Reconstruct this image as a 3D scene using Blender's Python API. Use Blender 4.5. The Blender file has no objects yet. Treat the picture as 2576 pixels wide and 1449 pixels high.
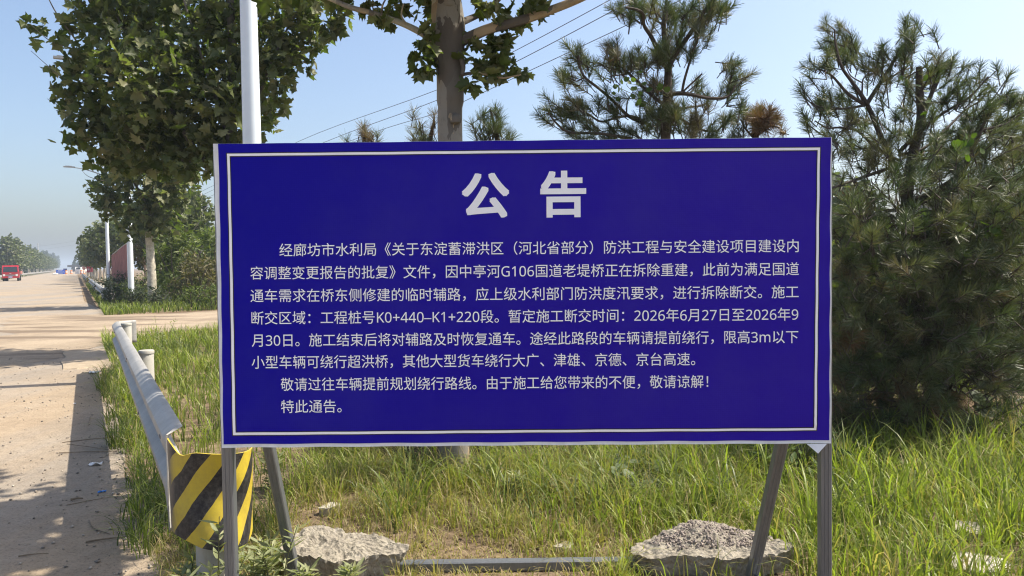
import bpy, math, random
import numpy as np
from mathutils import Vector, Matrix, noise
R = math.radians
rng = np.random.default_rng(11)
random.seed(11)
S = bpy.context.scene
COL = S.collection

# ------------------------------------------------------------------ camera
EYE, FPX, PITCH, ROLL = 1.5, 1880.0, R(1.95), 0.0144
_r0 = Vector((1, 0, 0)); _f = Vector((0, math.cos(PITCH), -math.sin(PITCH))); _u0 = Vector((0, math.sin(PITCH), math.cos(PITCH)))
_rt = math.cos(ROLL) * _r0 - math.sin(ROLL) * _u0
_up = math.cos(ROLL) * _u0 + math.sin(ROLL) * _r0
cam = bpy.data.cameras.new('camera'); cam.sensor_width = 36; cam.lens = FPX / 2576 * 36
cam.clip_start = 0.05; cam.clip_end = 6000
co = bpy.data.objects.new('camera', cam); COL.objects.link(co)
co.matrix_world = Matrix(((_rt.x, _up.x, -_f.x, 0), (_rt.y, _up.y, -_f.y, 0), (_rt.z, _up.z, -_f.z, EYE), (0, 0, 0, 1)))
S.camera = co

# ------------------------------------------------------------------ light
SUN_EL = R(55)
SUN_AZ = (0.972, 0.234)                       # horizontal direction towards the sun
sd = Vector((SUN_AZ[0] * math.cos(SUN_EL), SUN_AZ[1] * math.cos(SUN_EL), math.sin(SUN_EL)))
w = bpy.data.worlds.new('World'); S.world = w; w.use_nodes = True
nt = w.node_tree; nt.nodes.clear()
sky = nt.nodes.new('ShaderNodeTexSky'); sky.sky_type = 'NISHITA'; sky.sun_disc = False
sky.sun_elevation = SUN_EL; sky.sun_rotation = math.atan2(SUN_AZ[0], SUN_AZ[1])
sky.air_density = 1.0; sky.dust_density = 3.2; sky.ozone_density = 2.3
bg = nt.nodes.new('ShaderNodeBackground'); bg.inputs[1].default_value = 0.127
ow = nt.nodes.new('ShaderNodeOutputWorld')
nt.links.new(sky.outputs[0], bg.inputs[0]); nt.links.new(bg.outputs[0], ow.inputs[0])
sl = bpy.data.lights.new('sun', 'SUN'); sl.energy = 4.85; sl.angle = R(0.6); sl.color = (1, 0.92, 0.79)
so = bpy.data.objects.new('sun', sl); COL.objects.link(so)
so.rotation_euler = (-sd).to_track_quat('-Z', 'Y').to_euler()
S.view_settings.view_transform = 'Standard'; S.view_settings.look = 'None'
S.view_settings.exposure = 0.82; S.view_settings.gamma = 1
S.render.engine = 'CYCLES'
S.cycles.max_bounces = 6; S.cycles.diffuse_bounces = 3; S.cycles.glossy_bounces = 2
S.cycles.transmission_bounces = 3; S.cycles.volume_bounces = 0; S.cycles.transparent_max_bounces = 4
S.cycles.filter_width = 1.15; S.cycles.use_denoising = True; S.cycles.denoising_prefilter = 'ACCURATE'
S.cycles.caustics_reflective = False; S.cycles.caustics_refractive = False

# ------------------------------------------------------------------ mapping helpers
def ray(px, py): return _f + (px - 1288) / FPX * _rt + (724.5 - py) / FPX * _up
def P(px, py, Y):                             # point on the sight line at forward distance Y
    d = ray(px, py); return Vector((0, 0, EYE)) + d * (Y / d.y)
def G(px, py, z=0.0):                         # point on the ground
    d = ray(px, py); return Vector((0, 0, EYE)) + d * ((z - EYE) / d.z)
RA = R(30.24)
SU = Vector((-math.sin(RA), math.cos(RA), 0)); NU = Vector((math.cos(RA), math.sin(RA), 0))
def W(s, l, z=0.0): return SU * s + NU * l + Vector((0, 0, z))

# ------------------------------------------------------------------ scene helpers
def wloc(o):
    v = Vector((0, 0, 0))
    while o is not None: v = v + o.location; o = o.parent
    return v
def tag(o, label=None, cat=None, group=None, kind=None):
    if label: o['label'] = label
    if cat: o['category'] = cat
    if group: o['group'] = group
    if kind: o['kind'] = kind
    return o
def empty(name, loc, label, cat, group=None, kind=None):
    o = bpy.data.objects.new(name, None); COL.objects.link(o); o.location = loc; o.empty_display_size = 0.1
    return tag(o, label, cat, group, kind)
class MB:
    def __init__(s): s.v = []; s.f = []
    def add(s, vs, fs):
        b = len(s.v); s.v.extend([tuple(x) for x in vs]); s.f.extend([tuple(i + b for i in q) for q in fs])
    def box(s, c, size, ax=None):
        c = Vector(c); X, Y, Z = ax or (Vector((1, 0, 0)), Vector((0, 1, 0)), Vector((0, 0, 1)))
        X, Y, Z = X * size[0] / 2, Y * size[1] / 2, Z * size[2] / 2
        vs = [c + a * X + b * Y + d * Z for d in (-1, 1) for b in (-1, 1) for a in (-1, 1)]
        s.add(vs, [(0, 2, 3, 1), (4, 5, 7, 6), (0, 1, 5, 4), (2, 6, 7, 3), (0, 4, 6, 2), (1, 3, 7, 5)])
    def bar(s, a, b, wd, dp, side=Vector((1, 0, 0)), bev=0.0):
        a = Vector(a); b = Vector(b); d = (b - a).normalized(); x = (side - d * side.dot(d)).normalized(); y = d.cross(x)
        k = min(wd, dp) * bev
        pr = [(-wd / 2 + k, -dp / 2), (wd / 2 - k, -dp / 2), (wd / 2, -dp / 2 + k), (wd / 2, dp / 2 - k), (wd / 2 - k, dp / 2), (-wd / 2 + k, dp / 2), (-wd / 2, dp / 2 - k), (-wd / 2, -dp / 2 + k)]
        vs = [p + x * u + y * v for p in (a, b) for u, v in pr]; n = 8
        s.add(vs, [(i, (i + 1) % n, n + (i + 1) % n, n + i) for i in range(n)] + [tuple(range(n))[::-1], tuple(range(n, 2 * n))])
    def tube(s, pts, rad, n=8, cap=True, wob=0.0):
        pts = [Vector(p) for p in pts]; m = len(pts)
        if not hasattr(rad, '__len__'): rad = [rad] * m
        vs = []; px = None
        for i, p in enumerate(pts):
            d = (pts[min(i + 1, m - 1)] - pts[max(i - 1, 0)]).normalized()
            if px is None: px = d.orthogonal().normalized()
            px = (px - d * px.dot(d)).normalized(); y = d.cross(px)
            for k in range(n):
                a = 2 * math.pi * k / n; q = px * math.cos(a) + y * math.sin(a)
                rr = rad[i]
                if wob: rr *= 1 + wob * noise.noise(Vector((q.x * 1.5 + p.x * 3, q.y * 1.5 + p.y * 3, p.z * 5)))
                vs.append(p + q * rr)
        fs = [(i * n + k, i * n + (k + 1) % n, (i + 1) * n + (k + 1) % n, (i + 1) * n + k) for i in range(m - 1) for k in range(n)]
        if cap: fs += [tuple(range(n))[::-1], tuple(range((m - 1) * n, m * n))]
        s.add(vs, fs)
    def lathe(s, c, prof, n=20):              # profile of (radius, z)
        c = Vector(c); m = len(prof)
        vs = [c + Vector((r * math.cos(2 * math.pi * k / n), r * math.sin(2 * math.pi * k / n), z)) for r, z in prof for k in range(n)]
        fs = [(i * n + k, i * n + (k + 1) % n, (i + 1) * n + (k + 1) % n, (i + 1) * n + k) for i in range(m - 1) for k in range(n)]
        s.add(vs, fs + [tuple(range(n))[::-1], tuple(range((m - 1) * n, m * n))])
    def grid(s, rows):
        m = len(rows[0]); b = [p for r in rows for p in r]
        s.add(b, [(i * m + k, i * m + k + 1, (i + 1) * m + k + 1, (i + 1) * m + k) for i in range(len(rows) - 1) for k in range(m - 1)])
    def build(s, name, mat, parent=None, base=None, smooth=False):
        off = wloc(parent) if parent is not None else Vector(base or (0, 0, 0))
        me = bpy.data.meshes.new(name)
        me.from_pydata([(x - off.x, y - off.y, z - off.z) for x, y, z in s.v], [], s.f); me.update()
        if mat: me.materials.append(mat)
        if smooth:
            me.polygons.foreach_set('use_smooth', [True] * len(me.polygons))
            try: me.set_sharp_from_angle(angle=R(40))
            except Exception: pass
        o = bpy.data.objects.new(name, me); COL.objects.link(o)
        if parent is not None: o.parent = parent
        else: o.location = off
        return o
def build_np(name, V, F, mat, parent=None, base=None, tint=None, smooth=False):
    """V (N,3) float, F (M,k) int; tint per vertex"""
    off = wloc(parent) if parent is not None else Vector(base or (0, 0, 0))
    V = np.asarray(V, dtype=np.float64) - np.array(off)
    M, k = F.shape
    me = bpy.data.meshes.new(name); me.vertices.add(len(V)); me.vertices.foreach_set('co', V.astype(np.float32).ravel())
    me.loops.add(M * k); me.loops.foreach_set('vertex_index', F.astype(np.int32).ravel())
    me.polygons.add(M); me.polygons.foreach_set('loop_start', np.arange(0, M * k, k, dtype=np.int32))
    try: me.polygons.foreach_set('loop_total', np.full(M, k, dtype=np.int32))
    except Exception: pass
    if smooth: me.polygons.foreach_set('use_smooth', np.ones(M, dtype=bool))
    me.update(calc_edges=True)
    if tint is not None:
        at = me.attributes.new('tint', 'FLOAT', 'POINT'); at.data.foreach_set('value', np.asarray(tint, dtype=np.float32))
    if mat: me.materials.append(mat)
    o = bpy.data.objects.new(name, me); COL.objects.link(o)
    if parent is not None: o.parent = parent
    else: o.location = off
    return o
def copy_tree(o, parent=None):
    c = o.copy(); COL.objects.link(c)
    if parent is not None: c.parent = parent
    for ch in list(o.children): copy_tree(ch, c)
    return c

# ------------------------------------------------------------------ materials
class NM:
    def __init__(s, name):
        s.m = bpy.data.materials.new(name); s.m.use_nodes = True; s.t = s.m.node_tree; s.t.nodes.clear()
        s.out = s.n('ShaderNodeOutputMaterial'); s.b = s.n('ShaderNodeBsdfPrincipled'); s.l(s.b.outputs[0], s.out.inputs[0])
    def n(s, typ, **k):
        x = s.t.nodes.new(typ)
        for a, v in k.items():
            if a.startswith('i_'):
                key = a[2:]; key = int(key) if key.isdigit() else key
                x.inputs[key].default_value = v
            else: setattr(x, a, v)
        return x
    def l(s, a, b): s.t.links.new(a, b)
    def coord(s, kind='Object', scale=(1, 1, 1), rot=(0, 0, 0)):
        tc = s.n('ShaderNodeTexCoord'); mp = s.n('ShaderNodeMapping'); mp.inputs['Scale'].default_value = scale; mp.inputs['Rotation'].default_value = rot
        s.l(tc.outputs[kind], mp.inputs[0]); return mp.outputs[0]
    def noise(s, co, scale, detail=4, rough=0.6):
        x = s.n('ShaderNodeTexNoise'); x.inputs['Scale'].default_value = scale; x.inputs['Detail'].default_value = detail; x.inputs['Roughness'].default_value = rough
        s.l(co, x.inputs['Vector']); return x.outputs[0]
    def ramp(s, fac, stops, interp='LINEAR'):
        r = s.n('ShaderNodeValToRGB'); e = r.color_ramp.elements; r.color_ramp.interpolation = interp
        while len(e) < len(stops): e.new(0.5)
        for el, (p, c) in zip(e, stops):
            el.position = p; el.color = (*c, 1) if hasattr(c, '__len__') else (c, c, c, 1)
        s.l(fac, r.inputs[0]); return r.outputs[0]
    def mix(s, fac, a, b, mode='MIX'):
        x = s.n('ShaderNodeMix', data_type='RGBA', blend_type=mode)
        for sock, v in ((x.inputs[0], fac), (x.inputs[6], a), (x.inputs[7], b)):
            if hasattr(v, 'is_output'): s.l(v, sock)
            elif hasattr(v, '__len__'): sock.default_value = (*v, 1)
            else: sock.default_value = v
        return x.outputs[2]
    def bump(s, h, strength=0.5, dist=0.01, prev=None):
        x = s.n('ShaderNodeBump'); x.inputs['Strength'].default_value = strength; x.inputs['Distance'].default_value = dist
        s.l(h, x.inputs['Height'])
        if prev is not None: s.l(prev, x.inputs['Normal'])
        return x.outputs[0]
    def base(s, c):
        if hasattr(c, 'is_output'): s.l(c, s.b.inputs['Base Color'])
        else: s.b.inputs['Base Color'].default_value = (*c, 1)
    def set(s, rough=0.6, metal=0.0, spec=0.5):
        s.b.inputs['Roughness'].default_value = rough; s.b.inputs['Metallic'].default_value = metal
        s.b.inputs['Specular IOR Level'].default_value = spec; return s
    def normal(s, nrm): s.l(nrm, s.b.inputs['Normal'])

def simple(name, c, rough=0.55, metal=0.0, var=0.25, scale=6.0, bump=0.0, bscale=60, spec=0.4, kind='Object'):
    m = NM(name); co_ = m.coord(kind)
    n = m.noise(co_, scale, 5)
    m.base(m.mix(m.ramp(n, [(0.3, 0.0), (0.7, 1.0)]), tuple(x * (1 - var) for x in c), tuple(min(1, x * (1 + var)) for x in c)))
    m.set(rough, metal, spec)
    if bump: m.normal(m.bump(m.noise(co_, bscale, 4), bump, 0.01))
    return m.m
def leaf_mat(name, cols, trans=0.35, tcol=None, rough=0.55, spec=0.3, attr=False):
    """cols: list of (pos, rgb) over the per-leaf random value (or the tint attribute)"""
    m = NM(name)
    if attr: f = m.n('ShaderNodeAttribute', attribute_name='tint').outputs['Fac']
    else: f = m.n('ShaderNodeNewGeometry').outputs['Random Per Island']
    c = m.ramp(f, cols); m.base(c); m.set(rough, 0, spec)
    tr = m.n('ShaderNodeBsdfTranslucent'); m.l(m.mix(1.0, c, tcol or (1.5, 1.7, 0.6), 'MULTIPLY'), tr.inputs[0])
    ms = m.n('ShaderNodeMixShader'); ms.inputs[0].default_value = trans
    m.l(m.b.outputs[0], ms.inputs[1]); m.l(tr.outputs[0], ms.inputs[2]); m.l(ms.outputs[0], m.out.inputs[0])
    return m.m

M = {}
# bare soil of the verge
m = NM('soil'); c = m.coord('Object')
n1 = m.noise(c, 0.7, 6, 0.65); n2 = m.noise(c, 14, 6, 0.7); n3 = m.noise(c, 90, 3)
col = m.mix(m.ramp(n1, [(0.35, 0.0), (0.65, 1.0)]), (0.15, 0.108, 0.068), (0.34, 0.26, 0.175))
col = m.mix(m.ramp(n2, [(0.42, 0.0), (0.6, 1.0)]), m.mix(1.0, col, (0.62, 0.6, 0.58), 'MULTIPLY'), col)
m.base(col); m.set(0.95, 0, 0.1); b1 = m.bump(n2, 0.8, 0.03); m.normal(m.bump(n3, 0.6, 0.008, b1)); M['soil'] = m.m
# dusty road
def road_mat(name, dust, grey, dusty, damp=None):
    m = NM(name); c = m.coord('Object'); cs = m.coord('Object', (0.35, 0.03, 1), (0, 0, -RA))
    n1 = m.noise(cs, 1.6, 7, 0.65); n2 = m.noise(c, 9, 6, 0.7); n3 = m.noise(c, 70, 4, 0.7)
    v = m.n('ShaderNodeTexVoronoi'); v.inputs['Scale'].default_value = 45; m.l(c, v.inputs['Vector'])
    f1 = m.ramp(n1, [(0.5 - dusty, 0.0), (0.72 - dusty, 1.0)])
    col = m.mix(f1, grey, dust)
    nl = m.noise(c, 0.9, 6, 0.7)
    col = m.mix(m.ramp(nl, [(0.38, 0.0), (0.62, 0.4)]), col, m.mix(1.0, col, (0.72, 0.68, 0.64), 'MULTIPLY'))
    col = m.mix(m.ramp(n2, [(0.35, 0.35), (0.6, 0.0)]), col, m.mix(1.0, col, (0.6, 0.57, 0.55), 'MULTIPLY'))
    col = m.mix(m.ramp(v.outputs['Distance'], [(0.06, 0.55), (0.16, 0.0)]), col, m.mix(1.0, col, (1.25, 1.2, 1.15), 'MULTIPLY'))
    col = m.mix(m.ramp(n3, [(0.34, 0.65), (0.5, 0.0)]), col, m.mix(1.0, col, (0.55, 0.53, 0.5), 'MULTIPLY'))
    if damp:
        nd = m.noise(m.coord('Object', (.16, .75, 1), (0, 0, -RA)), 1.1, 6, .65); col = m.mix(m.ramp(nd, [(.50, 0.0), (.60, .85)]), col, damp)
    m.base(col); m.set(0.92, 0, 0.15)
    b1 = m.bump(n2, 0.8, 0.02); m.normal(m.bump(n3, 1.0, 0.008, b1)); return m.m
M['road'] = road_mat('dusty_asphalt', (0.385, 0.305, 0.215), (0.30, 0.272, 0.236), 0.10)
M['track'] = road_mat('packed_dirt', (0.40, 0.325, 0.235), (0.29, 0.232, 0.168), 0.12, (0.15, 0.112, 0.08))
M['slab'] = road_mat('dusty_concrete', (0.43, 0.35, 0.25), (0.37, 0.31, 0.24), 0.1)
# banner vinyl
m = NM('blue_vinyl'); c = m.coord('Object')
wx = m.n('ShaderNodeTexWave', wave_type='BANDS', bands_direction='X'); wx.inputs['Scale'].default_value = 38; wx.inputs['Distortion'].default_value = 0.6; m.l(c, wx.inputs['Vector'])
wz = m.n('ShaderNodeTexWave', wave_type='BANDS', bands_direction='Z'); wz.inputs['Scale'].default_value = 38; wz.inputs['Distortion'].default_value = 0.6; m.l(c, wz.inputs['Vector'])
nn = m.noise(c, 2.2, 4); gx = m.n('ShaderNodeSeparateXYZ'); m.l(c, gx.inputs[0])
gr = m.n('ShaderNodeMapRange'); gr.inputs[1].default_value = -1.2; gr.inputs[2].default_value = 1.2; m.l(gx.outputs[0], gr.inputs[0])
col = m.mix(gr.outputs[0], (0.003, 0.0004, 0.30), (0.026, 0.007, 0.33))  # sky sheen painted into the base colour, lighter and more purple towards the right
m.base(m.mix(m.ramp(nn, [(0.3, 0.0), (0.7, 0.35)]), col, m.mix(1.0, col, (0.72, 0.7, 0.86), 'MULTIPLY'))); m.set(0.5, 0, 0.12)
sc_ = m.noise(m.coord('Object', (1, 1, 3.5), (0, .5, 0)), 26, 6, .75); du = m.noise(c, 1.3, 6, .7)
m.l(m.mix(m.ramp(sc_, [(.70, 0.0), (.82, .16)]), m.mix(m.ramp(du, [(.45, 0.0), (.8, .10)]), m.b.inputs['Base Color'].links[0].from_socket, (.16, .15, .2)), (.12, .12, .3)), m.b.inputs['Base Color'])
b1 = m.bump(m.mix(0.5, wx.outputs[0], wz.outputs[0]), 0.2, 0.001); m.normal(m.bump(m.noise(c, 5, 4), 0.45, 0.008, b1)); M['blue'] = m.m
M['print'] = simple('white_print', (0.90, 0.91, 0.93), 0.45, var=0.04, scale=9)
M['hem'] = simple('white_vinyl_edge', (0.72, 0.74, 0.76), 0.5, var=0.12, scale=14)
# galvanised steel
m = NM('galvanised'); c = m.coord('Object', (1, 1, 0.06)); n1 = m.noise(c, 70, 5, 0.7); n2 = m.noise(m.coord('Object'), 9, 5)
m.base(m.mix(n1, (0.11, 0.118, 0.128), (0.25, 0.262, 0.275))); m.set(0.42, 0.55, 0.5); m.normal(m.bump(n2, 0.15, 0.004)); M['galv'] = m.m
# guard rail paint
m = NM('rail_paint'); c = m.coord('Object'); n1 = m.noise(c, 3.5, 7, 0.7); n2 = m.noise(c, 34, 5, 0.7)
col = m.mix(m.ramp(n1, [(0.35, 0.0), (0.65, 1.0)]), (0.285, 0.28, 0.265), (0.39, 0.38, 0.355))
col = m.mix(m.ramp(n2, [(0.55, 0.0), (0.72, 0.6)]), col, (0.22, 0.17, 0.12))
m.base(col); m.set(0.5, 0.0, 0.35); m.normal(m.bump(n1, 0.2, 0.015)); M['rail'] = m.m
m = NM('post_paint'); c = m.coord('Object'); n1 = m.noise(c, 6, 6, 0.7); n2 = m.noise(m.coord('Object', (1, 1, .2)), 25, 5)
col = m.mix(n1, (0.33, 0.32, 0.28), (0.45, 0.43, 0.37)); m.base(m.mix(m.ramp(n2, [(0.58, 0.0), (0.75, 0.5)]), col, (0.28, 0.22, 0.15))); m.set(0.6, 0.05, 0.3); M['post'] = m.m
# black and yellow sheeting: uv
m = NM('hazard_sheet'); uv = m.n('ShaderNodeUVMap'); sx = m.n('ShaderNodeSeparateXYZ'); m.l(uv.outputs[0], sx.inputs[0])
def mth(m, op, a, b=None):
    x = m.n('ShaderNodeMath', operation=op)
    for i, v in enumerate((a, b)):
        if v is None: continue
        if hasattr(v, 'is_output'): m.l(v, x.inputs[i])
        else: x.inputs[i].default_value = v
    return x.outputs[0]
c = m.coord('Object'); nw = m.noise(c, 5, 3)
d = mth(m, 'SUBTRACT', sx.outputs[0], mth(m, 'MULTIPLY', sx.outputs[1], 0.56))
d = mth(m, 'ADD', d, mth(m, 'MULTIPLY', nw, 0.04))
st = mth(m, 'GREATER_THAN', mth(m, 'FRACT', mth(m, 'ADD', mth(m, 'MULTIPLY', d, 3.45), 10.72)), 0.5)
g1 = m.noise(c, 8, 7, 0.75); g2 = m.noise(c, 45, 5, 0.7)
yel = m.mix(m.ramp(g1, [(0.35, 0.0), (0.75, 0.75)]), (0.56, 0.43, 0.035), (0.30, 0.22, 0.06))
blk = m.mix(m.ramp(g2, [(0.4, 0.0), (0.75, 1.0)]), (0.014, 0.014, 0.016), (0.075, 0.07, 0.065))
col = m.mix(st, blk, yel)
edge = m.ramp(mth(m, 'ADD', sx.outputs[0], mth(m, 'MULTIPLY', g1, 0.28)), [(0.16, 1.0), (0.26, 0.0)])
col = m.mix(edge, col, (0.16, 0.13, 0.10)); m.base(col); m.set(0.5, 0, 0.35); m.normal(m.bump(g1, 0.3, 0.01)); M['hazard'] = m.m
M['pole'] = simple('white_pole_paint', (0.72, 0.78, 0.82), 0.25, var=0.05, scale=2, spec=0.5)
# plane bark
m = NM('plane_bark'); c = m.coord('Object', (1, 1, 0.45)); n0 = m.noise(c, 5, 4)
v = m.n('ShaderNodeTexVoronoi'); v.inputs['Scale'].default_value = 7.5; m.l(m.mix(0.25, c, n0), v.inputs['Vector'])
n1 = m.noise(c, 22, 6, 0.7); n2 = m.noise(c, 3.0, 3)
pc = m.ramp(v.outputs['Color'], [(0.30, (0.11, 0.095, 0.08)), (0.40, (0.22, 0.20, 0.17)), (0.54, (0.27, 0.25, 0.21)), (0.60, (0.50, 0.46, 0.34)), (0.70, (0.36, 0.28, 0.18))])
col = m.mix(m.ramp(n2, [(0.5, 0.0), (0.7, 0.4)]), pc, (0.225, 0.205, 0.18)); col = m.mix(m.ramp(n1, [(0.55, 0.0), (0.75, 0.6)]), col, (0.09, 0.075, 0.06))
m.base(col); m.set(0.85, 0, 0.15); m.normal(m.bump(n1, 0.55, 0.012)); M['bark'] = m.m
M['limbbark'] = simple('grey_limb_bark', (0.13, 0.115, 0.09), 0.85, var=0.45, scale=7, bump=0.4, bscale=30)
M['limewash'] = simple('pale_trunk', (0.46, 0.42, 0.33), 0.85, var=0.4, scale=9, bump=0.4, bscale=30)
M['pinebark'] = simple('pine_bark', (0.075, 0.06, 0.048), 0.9, var=0.45, scale=18, bump=0.7, bscale=60)
M['pinetwig'] = simple('pine_twig', (0.10, 0.085, 0.068), 0.85, var=0.4, scale=25, bump=0.4)
M['leaf'] = leaf_mat('plane_leaf', [(0.0, (0.055, 0.072, 0.022)), (0.45, (0.10, 0.118, 0.04)), (0.8, (0.155, 0.16, 0.075)), (1.0, (0.23, 0.22, 0.125))], 0.34, (1.3, 1.8, 0.45), 0.5)
M['leaf_far'] = leaf_mat('plane_leaf_far', [(0.0, (0.06, 0.078, 0.034)), (0.6, (0.11, 0.125, 0.055)), (1.0, (0.18, 0.19, 0.09))], 0.3, (1.3, 1.7, 0.5), 0.5)
M['poplar'] = leaf_mat('poplar_leaf', [(0.0, (0.04, 0.062, 0.033)), (1.0, (0.09, 0.115, 0.06))], 0.3, (1.2, 1.5, 0.6))
M['bush'] = leaf_mat('bush_leaf', [(0.0, (0.05, 0.075, 0.022)), (0.6, (0.09, 0.12, 0.034)), (1.0, (0.17, 0.2, 0.06))], 0.35)
M['bush_brown'] = leaf_mat('dry_bush_leaf', [(0.0, (0.06, 0.06, 0.03)), (0.6, (0.11, 0.10, 0.05)), (1.0, (0.2, 0.17, 0.085))], 0.3)
M['bush_red'] = leaf_mat('red_bush_leaf', [(0.0, (0.03, 0.018, 0.02)), (0.6, (0.09, 0.045, 0.04)), (1.0, (0.15, 0.08, 0.06))], 0.25, (1.3, 1.0, 0.9))
M['bush_dark'] = leaf_mat('dark_tree_leaf', [(0.0, (0.03, 0.045, 0.027)), (1.0, (0.07, 0.088, 0.05))], 0.25)
M['needle'] = leaf_mat('pine_needle', [(0.0, (0.045, 0.07, 0.03)), (0.35, (0.11, 0.128, 0.064)), (0.6, (0.155, 0.138, 0.08)), (0.8, (0.17, 0.12, 0.075)), (1.0, (0.20, 0.10, 0.055))], 0.25, (1.3, 1.5, 0.6), 0.4, 0.4, attr=True)
M['grass'] = leaf_mat('grass_blade', [(0.0, (0.04, 0.07, 0.018)), (0.35, (0.115, 0.142, 0.042)), (0.58, (0.265, 0.315, 0.06)), (0.78, (0.29, 0.245, 0.11)), (1.0, (0.38, 0.29, 0.165))], 0.42, (1.35, 1.6, 0.5), 0.45, 0.35, attr=True)
M['weed'] = leaf_mat('weed_leaf', [(0.0, (0.16, 0.185, 0.09)), (0.6, (0.25, 0.27, 0.14)), (1.0, (0.36, 0.36, 0.20))], 0.35)
M['broad'] = leaf_mat('broad_leaf', [(0.0, (0.08, 0.11, 0.05)), (1.0, (0.17, 0.20, 0.10))], 0.3)
M['vine'] = leaf_mat('vine_leaf', [(0.0, (0.05, 0.085, 0.02)), (1.0, (0.10, 0.155, 0.032))], 0.4)
M['stem'] = simple('weed_stem', (0.15, 0.15, 0.07), 0.7, var=0.3)
# broken concrete
m = NM('broken_concrete'); c = m.coord('Object'); n1 = m.noise(c, 9, 7, 0.7); n2 = m.noise(c, 48, 6, 0.75)
v = m.n('ShaderNodeTexVoronoi'); v.inputs['Scale'].default_value = 34; m.l(c, v.inputs['Vector'])
col = m.mix(m.ramp(n1, [(0.35, 0.0), (0.65, 1.0)]), (0.25, 0.222, 0.178), (0.40, 0.36, 0.285))
col = m.mix(m.ramp(n2, [(0.36, 0.7), (0.52, 0.0)]), col, (0.17, 0.15, 0.13))
col = m.mix(m.ramp(v.outputs['Distance'], [(0.1, 0.5), (0.25, 0.0)]), col, (0.40, 0.37, 0.35))
m.base(col); m.set(0.95, 0, 0.1); b1 = m.bump(v.outputs['Distance'], 0.7, 0.012); m.normal(m.bump(n2, 0.9, 0.012, b1)); M['conc'] = m.m
M['mound'] = simple('dark_earth', (0.12, 0.095, 0.07), 0.95, var=0.5, scale=12, bump=0.9, bscale=40)
M['gravel'] = simple('aggregate', (0.25, 0.21, 0.18), 0.9, var=0.35, scale=30, bump=0.4)
M['stone'] = simple('flat_stone', (0.42, 0.38, 0.31), 0.9, var=0.25, scale=12, bump=0.6, bscale=50)
M['pebble'] = leaf_mat('road_pebble', [(0.0, (0.11, 0.095, 0.08)), (0.5, (0.25, 0.21, 0.17)), (1.0, (0.46, 0.40, 0.33))], 0.0)
M['twig'] = simple('dry_twig', (0.20, 0.15, 0.10), 0.85, var=0.4, scale=20)
M['deadleaf'] = simple('dead_leaf', (0.30, 0.15, 0.08), 0.8, var=0.3, scale=20)
M['paper'] = simple('white_litter', (0.7, 0.7, 0.69), 0.6, var=0.15, scale=20)
M['plastic'] = simple('clear_plastic', (0.42, 0.42, 0.41), 0.25, var=0.3, scale=12, spec=0.8, bump=0.5, bscale=20)
M['bluebit'] = simple('blue_wrapper', (0.03, 0.22, 0.62), 0.4, var=0.15)
M['red'] = simple('truck_red', (0.42, 0.018, 0.03), 0.3, var=0.15, scale=2, spec=0.5)
M['glass'] = simple('dark_glass', (0.03, 0.035, 0.04), 0.08, var=0.3, scale=2, spec=0.6)
M['black'] = simple('black_rubber', (0.018, 0.018, 0.018), 0.8, var=0.3)
M['lamp'] = simple('lamp_lens', (0.7, 0.7, 0.66), 0.15, var=0.05)
M['greymetal'] = simple('grey_metal', (0.22, 0.22, 0.22), 0.5, 0.3, var=0.2)
M['bedred'] = simple('faded_red_side', (0.36, 0.13, 0.11), 0.6, var=0.25)
M['signblue'] = simple('sign_blue', (0.02, 0.13, 0.8), 0.4, var=0.1)
M['navy'] = simple('navy_panel', (0.015, 0.03, 0.16), 0.5, var=0.15)
M['white'] = simple('white_paint', (0.72, 0.72, 0.72), 0.5, var=0.08)
M['orange'] = simple('orange_plastic', (0.75, 0.22, 0.05), 0.5, var=0.1)
M['signred'] = simple('sign_red', (0.52, 0.07, 0.09), 0.5, var=0.15)
M['wallwhite'] = simple('whitewash', (0.62, 0.62, 0.6), 0.8, var=0.12, scale=0.5)
M['darkgrey'] = simple('dark_grey_concrete', (0.17, 0.165, 0.16), 0.85, var=0.25, scale=0.6)
M['wire'] = simple('wire', (0.10, 0.10, 0.11), 0.6, var=0.05)
M['concpole'] = simple('concrete_pole', (0.42, 0.41, 0.36), 0.8, var=0.12, scale=2)
M['rust'] = simple('brown_red_sheet', (0.29, 0.115, 0.10), 0.7, var=0.35, scale=1.4, bump=0.2)
M['litter'] = leaf_mat('needle_litter', [(0.0, (0.07, 0.045, 0.03)), (0.6, (0.17, 0.10, 0.06)), (1.0, (0.30, 0.21, 0.13))], 0.1)

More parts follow.
